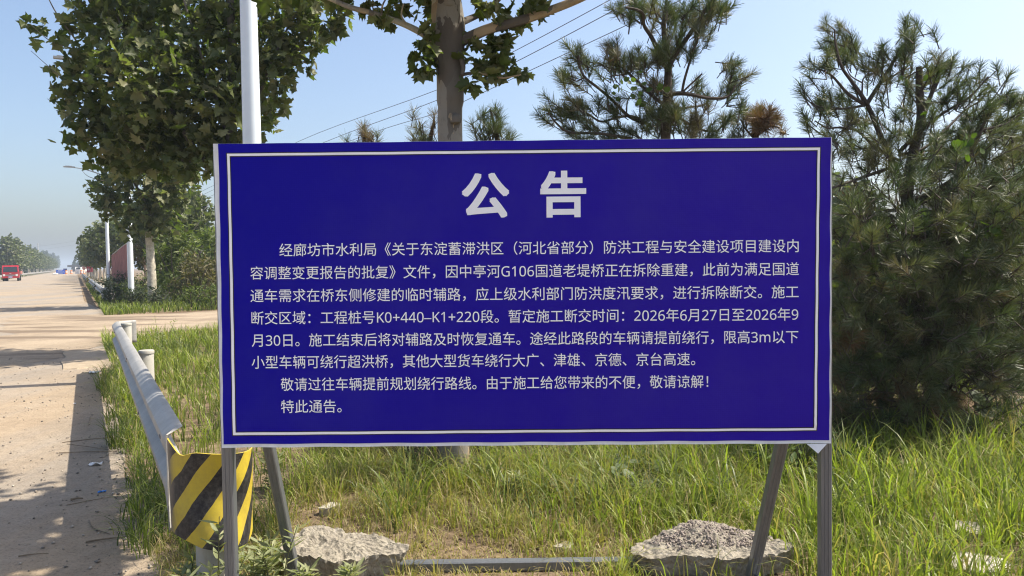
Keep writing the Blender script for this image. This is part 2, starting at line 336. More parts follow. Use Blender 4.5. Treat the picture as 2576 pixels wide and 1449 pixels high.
# ------------------------------------------------------------------ ground, road, track
gm = MB(); gm.grid([[(x, y, 0) for x in (-2600, -60, 60, 2600)] for y in (-400, -20, 60, 3000)])
tag(gm.build('ground', M['soil']), kind='structure')
rd = MB(); ss = [-12] + [i * 0.5 for i in range(0, 61)] + [40, 60, 100, 200, 400, 800, 1500]
rows = []
for s in ss:
    e = 0.30 + 0.10 * noise.noise(Vector((s * 0.9, 3.1, 0))) + 0.05 * noise.noise(Vector((s * 4, 1, 0)))
    if 13 < s < 31: e += 0.5
    rows.append([W(s, -9.3, 0.004), W(s, -6, 0.004), W(s, -3, 0.004), W(s, e, 0.004)])
rd.grid(rows); tag(rd.build('road', M['road']), kind='structure')
tk = MB(); rows = []
for k in range(0, 49):
    l = -0.7 + k * 0.5 - (1.3 if k == 0 else 0); fl = max(0, 1 - (max(l, -.7) + 0.7) / 3.2) ** 2
    a = 18.6 + 0.25 * noise.noise(Vector((l * 1.2, 0, 0))) + 0.28 * l - 5.2 * fl; b = 26.4 + 0.3 * noise.noise(Vector((l * 1.1, 5, 0))) + 0.1 * l + 2.5 * fl
    rows.append([W(a + (b - a) * i / 24, l + (1.1 * noise.noise(Vector((i * .45, 4, 0))) + .5 * noise.noise(Vector((i * 1.7, 9, 0))) + .3 if k == 0 else 0), 0.008) for i in range(25)])
tk.grid(rows); tag(tk.build('dirt_track', M['track']), kind='structure')
# broken concrete road edge slabs by the junction
for i, (s, l, a, b, lab) in enumerate(((14.3, 0.18, 1.5, 0.42, 'dusty broken concrete slab at the road edge by the track'),)):
    mb = MB(); n = 40; top = []; bot = []
    for k in range(n):
        t = 2 * math.pi * k / n; q = 1 / max(abs(math.cos(t)), abs(math.sin(t)))
        q *= 1 + 0.13 * noise.noise(Vector((math.cos(t) * 2.2, math.sin(t) * 2.2, i * 7)))
        top.append(W(s + a * q * math.cos(t) * .95, l + b * q * math.sin(t) * .95, 0.022)); bot.append(W(s + a * q * math.cos(t), l + b * q * math.sin(t), -0.02))
    mb.add(top + bot, [tuple(range(n))] + [(k, n + k, n + (k + 1) % n, (k + 1) % n) for k in range(n)])
    tag(mb.build('broken_concrete', M['slab'], base=W(s, l)), lab, 'concrete slab')

# ------------------------------------------------------------------ notice board
YS = 2.92
def flex(x, z):                               # slight slack of the banner near its edges
    e = min(abs(x + 1.17), abs(x - 1.26), abs(z - 0.79), abs(z - 1.98)); k = math.exp(-max(e, 0) / 0.05)
    d = 0.004 * k * (math.sin(x * 23) + math.sin(z * 31 + 1)) + 0.004 * math.sin(x * 2.1 + 1) * math.sin(z * 3.0)
    q = math.exp(-(((x - 1.22) / 0.11) ** 2 + ((z - 0.85) / 0.035) ** 2)); return d + 0.0015 * q * (math.sin((z - 0.85) * 150 + x * 15) - 1)
def bpt(px, py, off): p = P(px, py, YS); p.y += flex(p.x, p.z) - off; return p
def bquad(tl, tr, br, bl, off, nu, nv):
    rows = []
    for j in range(nv + 1):
        v = j / nv; row = []
        for i in range(nu + 1):
            u = i / nu
            x = (tl[0] * (1 - u) + tr[0] * u) * (1 - v) + (bl[0] * (1 - u) + br[0] * u) * v
            y = (tl[1] * (1 - u) + tr[1] * u) * (1 - v) + (bl[1] * (1 - u) + br[1] * u) * v
            row.append(bpt(x, y, off))
        rows.append(row)
    return rows
board = empty('notice_board', P(1315, 1500, YS), 'large blue notice board with white Chinese text on steel legs', 'notice board')
board.location.z = 0
mb = MB()
fr = bquad((537, 362), (2092, 345), (2090, 1115), (559, 1126), 0.0, 90, 45); mb.grid(fr)
bk = [[q + Vector((0, 0.022, 0)) for q in r] for r in fr]; mb.grid([list(reversed(r)) for r in bk])
mb.grid([fr[0], bk[0]]); mb.grid([bk[-1], fr[-1]]); mb.grid([[r[0] for r in bk], [r[0] for r in fr]]); mb.grid([[r[-1] for r in fr], [r[-1] for r in bk]])
backing = mb.build('backing_sheet', M['hem'], board, smooth=True)
mb = MB(); mb.grid(bquad((550, 362.5), (2089, 346), (2085, 1107), (564, 1117), 0.003, 90, 45))
banner = mb.build('banner', M['blue'], board, smooth=True)
mb = MB(); oc = [(572, 387), (2062, 371.5), (2053, 1082), (587.5, 1094)]; ic = [(578.5, 393), (2056, 378), (2047, 1076.5), (594, 1087.5)]
for i in range(4):
    a, b, c_, d = oc[i], oc[(i + 1) % 4], ic[(i + 1) % 4], ic[i]
    mb.grid(bquad(a, b, c_, d, 0.0048, 90, 1))
mb.build('border_line', M['print'], banner)
mb = MB(); o2 = [(569.5, 384.5), (2064.5, 369), (2055.5, 1084.5), (585, 1096.5)]; i2 = [(581, 395.5), (2053.5, 380.5), (2044.5, 1074), (596.5, 1085)]
for i in range(4): mb.grid(bquad(o2[i], o2[(i + 1) % 4], i2[(i + 1) % 4], i2[i], 0.0040, 90, 1))
mb.build('border_outline', simple('dark_outline', (0.012, 0.008, 0.03), 0.45, var=0.1), banner)  # thin dark strip edging the white border line on both sides
def text_mesh(body):
    cu = bpy.data.curves.new('t', 'FONT'); cu.body = body; cu.size = 1; cu.resolution_u = 4
    to = bpy.data.objects.new('t', cu); COL.objects.link(to); bpy.context.view_layer.update()
    me = bpy.data.meshes.new_from_object(to.evaluated_get(bpy.context.evaluated_depsgraph_get()))
    vs = [(v.co.x, v.co.y) for v in me.vertices]; fs = [tuple(p.vertices) for p in me.polygons]
    bpy.data.objects.remove(to); bpy.data.curves.remove(cu); bpy.data.meshes.remove(me); return vs, fs
SANS = {chr(48 + i): chr(0x1D7E2 + i) for i in range(10)}; SANS.update({'G': chr(0x1D5A6), 'K': chr(0x1D5AA), 'm': chr(0x1D5C6)})
def lettering(body, x0, x1, ym0, ym1, h, off, label, flip=False):
    vs, fs = text_mesh(''.join(SANS.get(ch, ch) for ch in body)); xs = [v[0] for v in vs]; a, b = min(xs), max(xs); mb = MB()
    sh = [(off * i, off * j) for i in (-1, 0, 1) for j in (-1, 0, 1)]
    for k, (ox, oy) in enumerate(sh):
      out = []
      for x, y in vs:
        x += ox; y += oy
        t = (x - a) / (b - a); px = x0 + (x1 - x0) * t; py = ym0 + (ym1 - ym0) * t - (y - 0.38) * h
        px += (py - 724) * (0.019 * (1 - px / 2576 * 1.25))
        out.append(bpt(px, py, 0.0045 + k * .00008))
      mb.add(out, fs)
    o = mb.build('lettering', M['print'], banner); o['label'] = label
def xs_at(px, py): return px - (py - 724) * (0.019 * (1 - px / 2576 * 1.25))
lines = [('经廊坊市水利局《关于东淀蓄滞洪区（河北省部分）防洪工程与安全建设项目建设内', 703, 2008, 629, 618),
         ('容调整变更报告的批复》文件，因中亭河G106国道老堤桥正在拆除重建，此前为满足国道', 630, 2009, 687, 676),
         ('通车需求在桥东侧修建的临时辅路，应上级水利部门防洪度汛要求，进行拆除断交。施工', 630.5, 2008, 744, 733.5),
         ('断交区域：工程桩号K0+440–K1+220段。暂定施工断交时间：2026年6月27日至2026年9', 633, 2007, 800, 790),
         ('月30日。施工结束后将对辅路及时恢复通车。途经此路段的车辆请提前绕行，限高3m以下', 634, 2007, 856, 846.5),
         ('小型车辆可绕行超洪桥，其他大型货车绕行大广、津雄、京德、京台高速。', 634, 1748, 911, 902.5),
         ('敬请过往车辆提前规划绕行路线。由于施工给您带来的不便，敬请谅解！', 707, 1781, 966.5, 959),
         ('特此通告。', 708, 860, 1022, 1021)]
for i, (tx, x0, x1, a, b) in enumerate(lines):
    lettering(tx, xs_at(x0, a), xs_at(x1, b), a, b, 35.5, 0.002, 'white printed Chinese text line')
lettering('公', xs_at(1165, 491), xs_at(1278, 491), 491.5, 490.5, 120, 0.025, 'large white Chinese title character')
lettering('告', xs_at(1362, 488), xs_at(1471, 488), 488.5, 487.5, 120, 0.025, 'large white Chinese title character')
def steel(name, a, b, wd, side=Vector((1, 0, 0)), parent=board):
    mb = MB(); a = Vector(a); b = Vector(b); mb.bar(a, b, wd, wd, side, 0.1)
    o = mb.build(name, M['galv'], parent)
    d = (b - a).normalized(); x = (side - d * side.dot(d)).normalized(); y = d.cross(x)
    if y.y > 0: y = -y
    mb = MB()
    for t in (-0.18, 0.18):
        c_ = x * (wd * t) + y * (wd / 2 + 0.0005); mb.bar(a + c_, b + c_, wd * 0.1, 0.004, side, 0.25)
    mb.build('rib', M['galv'], o); return o
for px in (581.5, 2076.5):
    t_ = P(px, 420, 2.972); b_ = P(px + (2 if px < 1000 else -2), 1449, 2.972); x = b_.x
    steel('post', (x, 2.972, 0), (x, 2.972, 1.94), 0.044)
steel('rear_leg', P(748, 1478, 3.42), P(598, 730, 3.0), 0.043)
steel('rear_leg', P(1884, 1482, 3.42), P(2062, 690, 3.0), 0.046)
for z, nm in ((0.815, 'cross_bar'), (1.945, 'cross_bar')):
    mb = MB(); mb.bar((-1.09, 2.972, z), (1.21, 2.972, z), 0.03, 0.03, Vector((0, 1, 0)), 0.1); mb.build(nm, M['galv'], board)
for x0, x1 in ((P(748, 1478, 3.42).x, -1.10), (P(1884, 1482, 3.42).x, 1.22)):
    mb = MB(); mb.bar((x1, 2.98, 0.035), (x0, 3.42, 0.035), 0.035, 0.035, Vector((0, 0, 1)), 0.1); mb.build('foot_bar', M['galv'], board)
mb = MB(); p0, p1, p2 = P(2030, 1117, 2.915), P(2080, 1117, 2.915), P(2058, 1141, 2.905)
mb.add([p0, p1, p2, p0 + Vector((0, .003, 0)), p1 + Vector((0, .003, 0)), p2 + Vector((0, .003, 0))], [(0, 2, 1), (3, 4, 5), (0, 1, 4, 3), (1, 2, 5, 4), (2, 0, 3, 5)])
o = mb.build('loose_corner', M['hem'], board); o['label'] = 'white loose banner corner folded down'
# loose bar on the ground
mb = MB(); a, b = P(936, 1435, 3.60), P(1632, 1432, 3.60); a.z = b.z = 0.026; mb.bar(a, b, 0.05, 0.05, Vector((0, 1, 0)), 0.12)
tag(mb.build('steel_bar', M['galv'], base=(a + b) / 2), 'grey square steel bar lying on the ground between the two concrete chunks', 'steel bar')

# ------------------------------------------------------------------ concrete chunks
def chunk(name, c, rx, ry, prof, hfun, label, mat, seed, gravel=None, cat='concrete chunk', group=None, na=190, amp=0.015, deep=-0.03):
    """plan outline prof(angle)->factor; hfun(u,v)->top height"""
    mb = MB(); rings = []; c = Vector(c); N3 = lambda p, k: noise.noise(Vector(p) * k + Vector((seed, seed, 0)))
    for rr in [0.02] + [i / 22 for i in range(1, 23)]:
        row = []
        for k in range(na):
            t = 2 * math.pi * k / na; q = prof(t) * (1 + 0.11 * N3((math.cos(t) * 3, math.sin(t) * 3, 0), 1) + 0.055 * N3((math.cos(t) * 11, math.sin(t) * 11, 2), 1))
            u, v = rr * q * math.cos(t), rr * q * math.sin(t); x, y = u * rx, v * ry
            z = hfun(u, v) + amp * (N3((x, y, 0), 14) + 0.7 * N3((x, y, 0), 35) + 0.5 * N3((x, y, 3), 80))
            row.append((c.x + x, c.y + y, z))
        rings.append(row)
    top = rings[-1]
    for j in range(1, 13):
        f = j / 12; row = []
        for k in range(na):
            x, y, z = top[k]; ang = 2 * math.pi * k / na
            ins = 1 - 0.07 * f - 0.05 * math.sin(f * 3) + 0.05 * N3((math.cos(ang) * 4, math.sin(ang) * 4, f * 2), 1) + 0.05 * N3((math.cos(ang) * 16, math.sin(ang) * 16, f * 5), 1)
            row.append((c.x + (x - c.x) * ins, c.y + (y - c.y) * ins, z * (1 - f) + deep * f))
        rings.append(row)
    nR = len(rings); mb.add([p for r in rings for p in r], [(i * na + k, i * na + (k + 1) % na, (i + 1) * na + (k + 1) % na, (i + 1) * na + k)[::-1] for i in range(nR - 1) for k in range(na)] + [tuple(range(na))])
    ob = mb.build(name, mat, base=(c.x, c.y, 0), smooth=False); tag(ob, label, cat, group)
    if gravel:
        g = MB(); tries = 0
        while tries < gravel:
            tries += 1; u, v = random.uniform(-.85, .8), random.uniform(-.35, .9)
            if u * u + v * v > 0.72 or hfun(u, v) < hfun(0, 0) * 0.72: continue
            x, y = c.x + u * rx, c.y + v * ry; r = random.uniform(0.004, 0.012); z = hfun(u, v) + r * 0.3
            vs = []; 
            for d in ((1, 0, 0), (-1, 0, 0), (0, 1, 0), (0, -1, 0), (0, 0, 1), (0, 0, -1)):
                d = Vector(d) * r * random.uniform(.7, 1.3); d.rotate(Matrix.Rotation(tries * 1.7, 3, 'X') @ Matrix.Rotation(tries * .9, 3, 'Z')); vs.append(Vector((x, y, z)) + d)
            g.add(vs, [(0, 2, 4), (2, 1, 4), (1, 3, 4), (3, 0, 4), (2, 0, 5), (1, 2, 5), (3, 1, 5), (0, 3, 5)])
        a = g.build('aggregate', M['gravel'], ob); a['kind'] = 'stuff'
    return ob
chunk('concrete_chunk', (-0.865, 3.63, 0), 0.265, 0.165, lambda t: 1 + 0.10 * math.cos(2 * t) + 0.11 * math.cos(3 * t + .4) + 0.07 * math.cos(5 * t + .5), lambda u, v: 0.128 + 0.02 * v - 0.02 * u + .012 * math.sin(u * 5 + 1) * math.cos(v * 4),
      'pale broken concrete chunk beside the left rear leg of the notice board', M['conc'], 3.3, group='concrete chunks holding down the board')
chunk('concrete_chunk', (0.965, 3.62, 0), 0.36, 0.175, lambda t: 1 + 0.07 * math.cos(2 * t) + 0.10 * math.cos(3 * t + 2.6) + 0.06 * math.cos(5 * t + 1), lambda u, v: 0.100 + 0.072 * math.exp(-((u + .15) / .55) ** 2) * (0.5 + 0.5 * math.tanh((v + .1) * 2.6)) + 0.012 * u,
      'larger humped concrete chunk with gravel behind the right rear leg', M['conc'], 8.1, gravel=700, group='concrete chunks holding down the board')
p = P(1068, 1150, 5.85); chunk('dirt_mound', (p.x, p.y, 0), .42, .30, lambda t: 1 + .1 * math.cos(3 * t), lambda u, v: .36 * (1 - .35 * (u * u + v * v)), 'dark crumbly earth mound left of the plane tree foot under the board', M['mound'], 2.2, cat='earth mound', na=90, amp=.03)
def slabstone(px, py, wx, wy, h, label, seed):
    p = G(px, py)
    return chunk('flat_stone', (p.x, p.y, 0), wx, wy, lambda t: 1 + 0.10 * math.cos(3 * t + seed) + 0.07 * math.cos(4 * t), lambda u, v: h + 0.006 * u, label, M['stone'], seed, cat='stone', group='flat stones in the grass', na=60, amp=0.005)
slabstone(2452, 1432, 0.14, 0.12, 0.035, 'flat cream stone in the bright grass at the bottom right corner', 1.7)
slabstone(2432, 1348, 0.09, 0.09, 0.05, 'grey stone half hidden in grass behind the flat cream stone', 4.2)
for px, py, wx, wy, h, lab, sd_ in ((1475, 1222, .10, .08, .06, 'small pale stone in the grass below the middle of the board', 2.9), (1975, 1205, .09, .07, .05, 'small brownish stone between the right rear leg and right post', 6.6), (1890, 1290, .10, .08, .045, 'grey stone in grass left of the right rear leg', 5.1), (1420, 1385, .05, .04, .03, 'tiny pale stone on bare soil left of the larger chunk', 9.4), (830, 1292, .06, .05, .05, 'reddish clod on bare soil right of the left rear leg', 7.7)):
    slabstone(px, py, wx, wy, h, lab, sd_)

# ------------------------------------------------------------------ guard rails
PROF = [(.735, 0.0), (.738, .022), (.722, .05), (.690, .082), (.650, .084), (.618, .052), (.598, .012), (.570, .002), (.542, .012), (.522, .052), (.490, .084), (.450, .082), (.418, .05), (.402, .022), (.405, 0.0)]
def rail(name, s0, s1, l, posts, label, group, skew=0.0, step=1.0, side=1, label2=None):
    """side=1: traffic face looks towards smaller l"""
    root = empty(name, W(s0, l), label, 'guardrail', group)
    mb = MB(); n = max(2, int((s1 - s0) / step)); ev = [s0 + (s1 - s0) * i / n for i in range(n + 1)]
    def row(s, th):
        out = []; k = max(0, min(1, 1 - (s - s0) / .17)); k = k * k * (3 - 2 * k) * (label2 is not None)
        for i in range(len(PROF)):
            z, d = PROF[i]; d = d * (1 - k) + .083 * k; z -= .11 * k * max(0, (.60 - z) / .2)
            out.append(W(s, l + skew * (s - s0) + side * (0.085 - d + th), z + 0.006 * noise.noise(Vector((s * .8, z * 4, l)))))
        return out
    A = [row(s, 0) for s in ev]; B = [row(s, 0.005) for s in ev]
    mb.grid(A); mb.grid([list(reversed(r)) for r in B]); mb.grid([[r[0] for r in B], [r[0] for r in A]]); mb.grid([[r[-1] for r in A], [r[-1] for r in B]])
    mb.grid([A[0], B[0]]); mb.grid([B[-1], A[-1]])
    bo = mb.build('beam', M['rail'], root, smooth=True)
    for s in posts:
        lk = l + skew * (s - s0); hz_ = -.13 if s < s0 else 0; p = W(s, lk + side * 0.165, hz_); mb = MB(); mb.lathe(p, [(.062, -0.05), (.062, .715), (.060, .718)], 18); po = mb.build('post', M['post'], root, smooth=True)
        mb = MB(); mb.lathe(p, [(.067, .712), (.068, .735), (.062, .744), (.02, .747)], 18); mb.build('post_cap', M['post'], po, smooth=True)
        if s < s0: continue
        mb = MB(); mb.box(W(s, lk + side * 0.085, .57), (.10, .09, .2), (SU, NU, Vector((0, 0, 1)))); mb.build('spacer', M['rail'], po)
    return root
def end_panel(root, s0, l, mat, depth=0.30, rad=0.182, zb=.27, zt=.725, zt2=.65, label=None, flip=1):
    """curved terminal sheet wrapping round the end post"""
    nu, nv = 36, 14; rows = []; back = []
    for j in range(nv + 1):
        v = j / nv; r1 = []; r2 = []
        for i in range(nu + 1):
            u = i / nu; t = math.pi * (0.02 + 0.93 * u)
            zt_ = zt + (zt2 - zt) * u - 0.03 * math.exp(-((u - .2) / .09) ** 2); zb_ = zb + 0.10 * max(0, .35 - u) + 0.02 * math.sin(u * 7) + (0.05 * max(0, u - .8))
            z = zb_ + (zt_ - zb_) * v; k = 1 + 0.05 * math.sin(v * 6 + u * 3) + 0.04 * noise.noise(Vector((u * 4, v * 4, s0)))
            wd = rad * (1 - 0.04 * (1 - v)); 
            for lst, q in ((r1, 1.0), (r2, 0.965)):
                lst.append(W(s0 - depth * k * q * math.sin(t) ** 0.8, l + rad - wd * q * math.cos(t) * 1.0, z))
        rows.append(r1); back.append(r2)
    mb = MB(); mb.grid(rows); mb.grid([list(reversed(r)) for r in back]); mb.grid([back[0], rows[0]]); mb.grid([rows[-1], back[-1]]); mb.grid([[r[0] for r in rows], [r[0] for r in back]]); mb.grid([[r[-1] for r in back], [r[-1] for r in rows]])
    o = mb.build('end_panel', mat, root, smooth=True)
    if label: o['label'] = label
    uvl = o.data.uv_layers.new(name='UVMap'); base = wloc(root); nw = (nu + 1)
    for li, lp in enumerate(o.data.loops):
        vi = lp.vertex_index; k = vi % (nw * (nv + 1)) if vi < nw * (nv + 1) * 2 else None
        if k is None: uvl.data[li].uv = (0.5, 0.5)
        else:
            i = k % nw; j = k // nw
            if vi >= nw * (nv + 1): i = nu - i
            uvl.data[li].uv = (i / nu, j / nv * 0.95)
    return o
g1 = rail('guardrail', 3.72, 12.1, 0.33, [3.62, 7.62, 11.55], 'grey metal guardrail nearest the board, ending in a yellow and black panel', 'guardrails along the right road edge', 0.011, 0.085, label2=1)
end_panel(g1, 3.735, 0.334, M['hazard'], label='yellow and black striped curved end panel')
mb = MB(); rows = []
for j in range(9):
    z = .40 + .33 * j / 8; rows.append([W(12.1 + .25 * math.sin(t), .50 + .25 - .25 * math.cos(t) , z + 0.0) for t in [i * math.pi / 2 / 8 for i in range(9)]])
mb.grid(rows); o = mb.build('end_wing', M['rail'], g1, smooth=True)
sm = o.modifiers.new('thick', 'SOLIDIFY'); sm.thickness = 0.005
for s, z, d in ((4.05, .665, .078), (4.1, .62, .045), (5.9, .47, .08), (7.6, .68, .082), (7.7, .645, .08), (10.9, .67, .08)):
    mb = MB(); c_ = W(s, 0.33 + .011 * (s - 3.72) + .085 - d - .004, z); mb.box(c_, (.05, .008, .014), (SU, NU, Vector((0, 0, 1)))); mb.build('bolt', M['darkgrey'], g1)
g2 = rail('guardrail', 33.6, 70, 0.85, [33.5] + [38 + 4 * k for k in range(8)], 'grey guardrail beyond the dirt track with a plain grey flared end', 'guardrails along the right road edge', 0.0, 1.0)
end_panel(g2, 33.7, 0.84, M['rail'], rad=.24, zb=.28, zt=.76, zt2=.74, label='plain grey flared end plate')
g3 = rail('guardrail', 77, 150, 0.8, [77 + 4 * k for k in range(18)], 'farthest right hand guardrail, small striped end among grass', 'guardrails along the right road edge', 0.0, 6)
end_panel(g3, 77, 0.79, M['hazard'], label='yellow and black striped curved end panel')
rail('guardrail', 95, 420, -9.35, [96 + 5 * k for k in range(60)], 'pale guardrail along the far left road edge behind the red truck', 'guardrails along the left road edge', 0.0, 8, side=-1)

# ------------------------------------------------------------------ street lamps
def make_lamp(loc, label):
    root = empty('street_lamp', (0, 0, 0), label, 'street lamp', 'white street lamps along the right verge')
    mb = MB(); mb.lathe((0, 0, 0), [(.125, .0), (.122, 3), (.108, 5.5), (.09, 8), (.075, 9.5), (.02, 9.55)], 24); mb.build('pole', M['pole'], root, smooth=True)
    mb = MB(); mb.lathe((0, 0, 0), [(.22, 0), (.22, .03), (.15, .03), (.14, .14)], 20); mb.build('base_flange', M['greymetal'], root)
    d = -NU
    mb = MB(); pts = [d * t + Vector((0, 0, 8.35 + 0.55 * math.sin(min(1, t / 2.2) * math.pi / 2))) for t in (0, .4, .8, 1.2, 1.6, 2.0)]; mb.tube(pts, [.045, .042, .04, .036, .032, .03], 8); arm = mb.build('arm', M['greymetal'], root, smooth=True)
    mb = MB(); e = d * 2.3 + Vector((0, 0, 8.92)); mb.box(e, (.72, .26, .07), (d, SU, Vector((0, 0, 1)))); mb.box(e + d * .03 + Vector((0, 0, .05)), (.4, .2, .05), (d, SU, Vector((0, 0, 1)))); lh = mb.build('lamp_head', M['greymetal'], arm)
    # star ornament: two elongated four-pointed star plates with open centres
    for sgn in (-1, 1):
        mb = MB(); n = 48; vs = []
        for ring in (1.0, 0.45):
            for k in range(n):
                t = 2 * math.pi * k / n; q = 1 / (abs(math.cos(t)) ** 0.62 + abs(math.sin(t)) ** 0.62) ** (1 / 0.62); a = math.cos(t) * q * 0.95 * ring; z = math.sin(t) * q * 0.42 * ring
                for y in (-.02, .02): vs.append(Vector((0, 0, 9.3)) + d * a + SU * (sgn * .14 + y) + Vector((0, 0, z)))
        fs = []
        for k in range(n):
            k2 = (k + 1) % n; a, b, c_, e_ = 2 * k, 2 * k2, 2 * n + 2 * k, 2 * n + 2 * k2
            fs += [(a, b, e_, c_), (a + 1, c_ + 1, e_ + 1, b + 1), (a, a + 1, b + 1, b), (c_, e_, e_ + 1, c_ + 1)]
        mb.add(vs, fs); mb.build('star_ornament', M['white'], root)
    root.location = loc; return root
lampA = make_lamp(W(10.6, 2.12), 'tall white lamp pole nearest, rising behind the left end of the board')
lb = copy_tree(lampA); lb.location = W(37.2, 2.1); lb.scale = (1, 1, 1.17); lb['label'] = 'white lamp pole between the pale tree trunk and the red sheet fence'
lc = copy_tree(lampA); lc.location = W(63.4, 2.1); lc.scale = (1, 1, 1); lc['label'] = 'farthest white lamp pole, left of the red sheet fence, with star ornament'

# ------------------------------------------------------------------ foliage machinery
def half(pts): return pts + [(-x, y) for x, y in reversed(pts) if abs(x) > 1e-6]
LOBED = half([(0, 0), (.15, -.07), (.34, -.04), (.52, .06), (.36, .20), (.46, .30), (.70, .48), (.50, .50), (.30, .52), (.32, .66), (.16, .78), (0, 1.04)])
LANCE = half([(0, 0), (.10, .25), (.12, .5), (.07, .78), (0, 1.0)])
ROUND = half([(0, .05), (.25, -.03), (.5, .2), (.52, .5), (.34, .8), (0, .92)])
QUAD = half([(0, 0), (.38, .42), (0, 1.0)])
def tmpl(outline, cup=0.10):
    o = np.array(outline); n = len(o); ctr = (o[:, 0].mean() * 0, 0.42)
    V = np.zeros((n + 1, 3)); V[:n, :2] = o; V[n] = (ctr[0], ctr[1], -cup)
    V[:n, 2] = cup * 0.6 * np.abs(o[:, 0]) * np.where(np.arange(n) % 2, 1, -.4) - cup * .9 * (o[:, 1] - .4) ** 2
    F = np.array([(n, i, (i + 1) % n) for i in range(n)]); return V, F
T_LOBED, T_LANCE, T_ROUND = tmpl(LOBED, .22), tmpl(LANCE, .05), tmpl(ROUND, .10)
_q = np.array([(-.5, 0, 0), (-.35, .6, .08), (0, 1, -.03), (.42, .55, .09), (.45, -.02, 0)]); T_CARD = (_q, np.array([(0, 4, 3), (0, 3, 1), (1, 3, 2)]))
def unit(a): return a / np.maximum(np.linalg.norm(a, axis=-1, keepdims=True), 1e-9)
def leaves(T, pos, nrm, tip, size):
    """arrays of N leaves -> verts, tris"""
    V, F = T; nrm = unit(nrm); y = unit(tip - nrm * (tip * nrm).sum(-1, keepdims=True)); x = np.cross(y, nrm)
    out = pos[:, None, :] + size[:, None, None] * (V[None, :, 0, None] * x[:, None] + V[None, :, 1, None] * y[:, None] + V[None, :, 2, None] * nrm[:, None])
    N = len(pos); FF = (F[None] + (np.arange(N) * len(V))[:, None, None]).reshape(-1, 3); return out.reshape(-1, 3), FF
def sphere_pts(n, pw=0.5):
    d = unit(rng.normal(size=(n, 3))); return d * (rng.random((n, 1)) ** pw)
def clump_leaves(T, blobs, per, size, spread, droop=0.5, upb=0.6, clus=6, sj=0.35):
    """blobs: (centre, (rx,ry,rz), weight) -> leaf mesh arrays"""
    pos = []; outd = []
    for c, r, n in blobs:
        nc = max(1, int(n * per / clus)); q = sphere_pts(nc, 0.42)
        cc = np.array(c)[None] + q * np.array(r)[None]
        cc = np.repeat(cc, clus, axis=0); dd = np.repeat(unit(q + 1e-6), clus, axis=0)
        pos.append(cc + rng.normal(size=cc.shape) * spread * min(1, r[0] / .35)); outd.append(dd)
    pos = np.concatenate(pos); outd = np.concatenate(outd); n = len(pos)
    nrm = rng.normal(size=(n, 3)) * 0.75 + np.array((0, 0, upb)) + outd * 0.25
    tip = outd + rng.normal(size=(n, 3)) * 0.7 + np.array((0, 0, -droop))
    return leaves(T, pos, nrm, tip, size * (1 - sj + 2 * sj * rng.random(n)))
def catmull(pts, k=6):
    pts = [Vector(p) for p in pts]; out = []
    q = [pts[0] * 2 - pts[1]] + pts + [pts[-1] * 2 - pts[-2]]
    for i in range(1, len(q) - 2):
        for j in range(k):
            t = j / k; a, b, c_, d = q[i - 1], q[i], q[i + 1], q[i + 2]
            out.append(0.5 * ((2 * b) + (c_ - a) * t + (2 * a - 5 * b + 4 * c_ - d) * t * t + (3 * b - a - 3 * c_ + d) * t ** 3))
    return out + [pts[-1]]
def limb(mb, pts, r0, r1, n=7, wob=0.0, k=5):
    q = catmull(pts, k) if len(pts) > 2 else [Vector(p) for p in pts]; m = len(q)
    mb.tube(q, [r0 + (r1 - r0) * i / (m - 1) for i in range(m)], n, wob=wob)

# ------------------------------------------------------------------ plane tree nearest (trunk behind the board)
GRP_T = 'plane trees along the right verge'
YA = 5.15
tA = empty('plane_tree', G(1142, 1212), 'large plane tree with flaking trunk rising behind the middle of the board', 'tree', GRP_T)
tA.location = (P(1142, 1180, YA).x, YA, 0)
mb = MB(); base = Vector(tA.location)
tp = [base + Vector((0, 0, -.05)), P(1141, 1130, YA), P(1136, 800, YA), P(1132, 355, YA), P(1133, 200, YA), P(1128, 90, YA), P(1124, 0, YA), P(1122, -160, YA), P(1130, -420, YA), P(1120, -800, YA)]
q = catmull(tp, 10); m_ = len(q)
def trad(z): return 0.128 if z < .05 else (0.112 - .028 * min(1, z / 2.2) if z < 2.6 else .092 + .03 * max(0, 1 - abs(z - 3.1) / .3) - .018 * max(0, z - 3.0))
mb.tube(q, [max(.03, trad(p.z)) for p in q], 26, wob=.07)
br = [([P(1112, 118, YA), P(1075, 92, YA - .05), P(1020, 63, YA - .1), P(945, 36, YA - .2), P(880, 18, YA - .25), P(800, -14, YA - .3), P(640, -60, YA - .4)], .026, .012),
      ([P(1150, 108, YA), P(1185, 92, YA - .05), P(1235, 72, YA - .1), P(1300, 55, YA - .15), P(1380, 28, YA - .15), P(1455, -2, YA - .15), P(1600, -70, YA - .2)], .042, .022),
      ([P(1148, 60, YA), P(1180, 48, YA + .15), P(1215, 30, YA + .25), P(1262, -10, YA + .4), P(1340, -110, YA + .7)], .026, .016),
      ([P(1160, 188, YA - .05), P(1195, 183, YA - .1), P(1230, 188, YA - .12), P(1265, 196, YA - .15), P(1310, 188, YA - .2)], .012, .004),
      ([P(1153, 130, YA - .08), P(1165, 165, YA - .1), P(1163, 187, YA - .1)], .02, .013),
      ([P(1115, 40, YA), P(1080, -40, YA), P(1000, -190, YA + .1), P(900, -400, YA + .2)], .04, .015),
      ([P(1122, -60, YA), P(1120, -200, YA - .5), P(1080, -380, YA - 1.1)], .045, .015),
      ([P(1132, -50, YA), P(1200, -180, YA + .5), P(1290, -400, YA + 1)], .045, .015),
      ([P(1025, 65, YA - .1), P(1010, 40, YA - .2), P(1015, 10, YA - .3)], .008, .004), ([P(960, 42, YA - .2), P(962, 15, YA - .25), P(975, -10, YA - .3)], .008, .004)]
for pts, a, b in br: limb(mb, pts, a, b, 9, wob=.12)
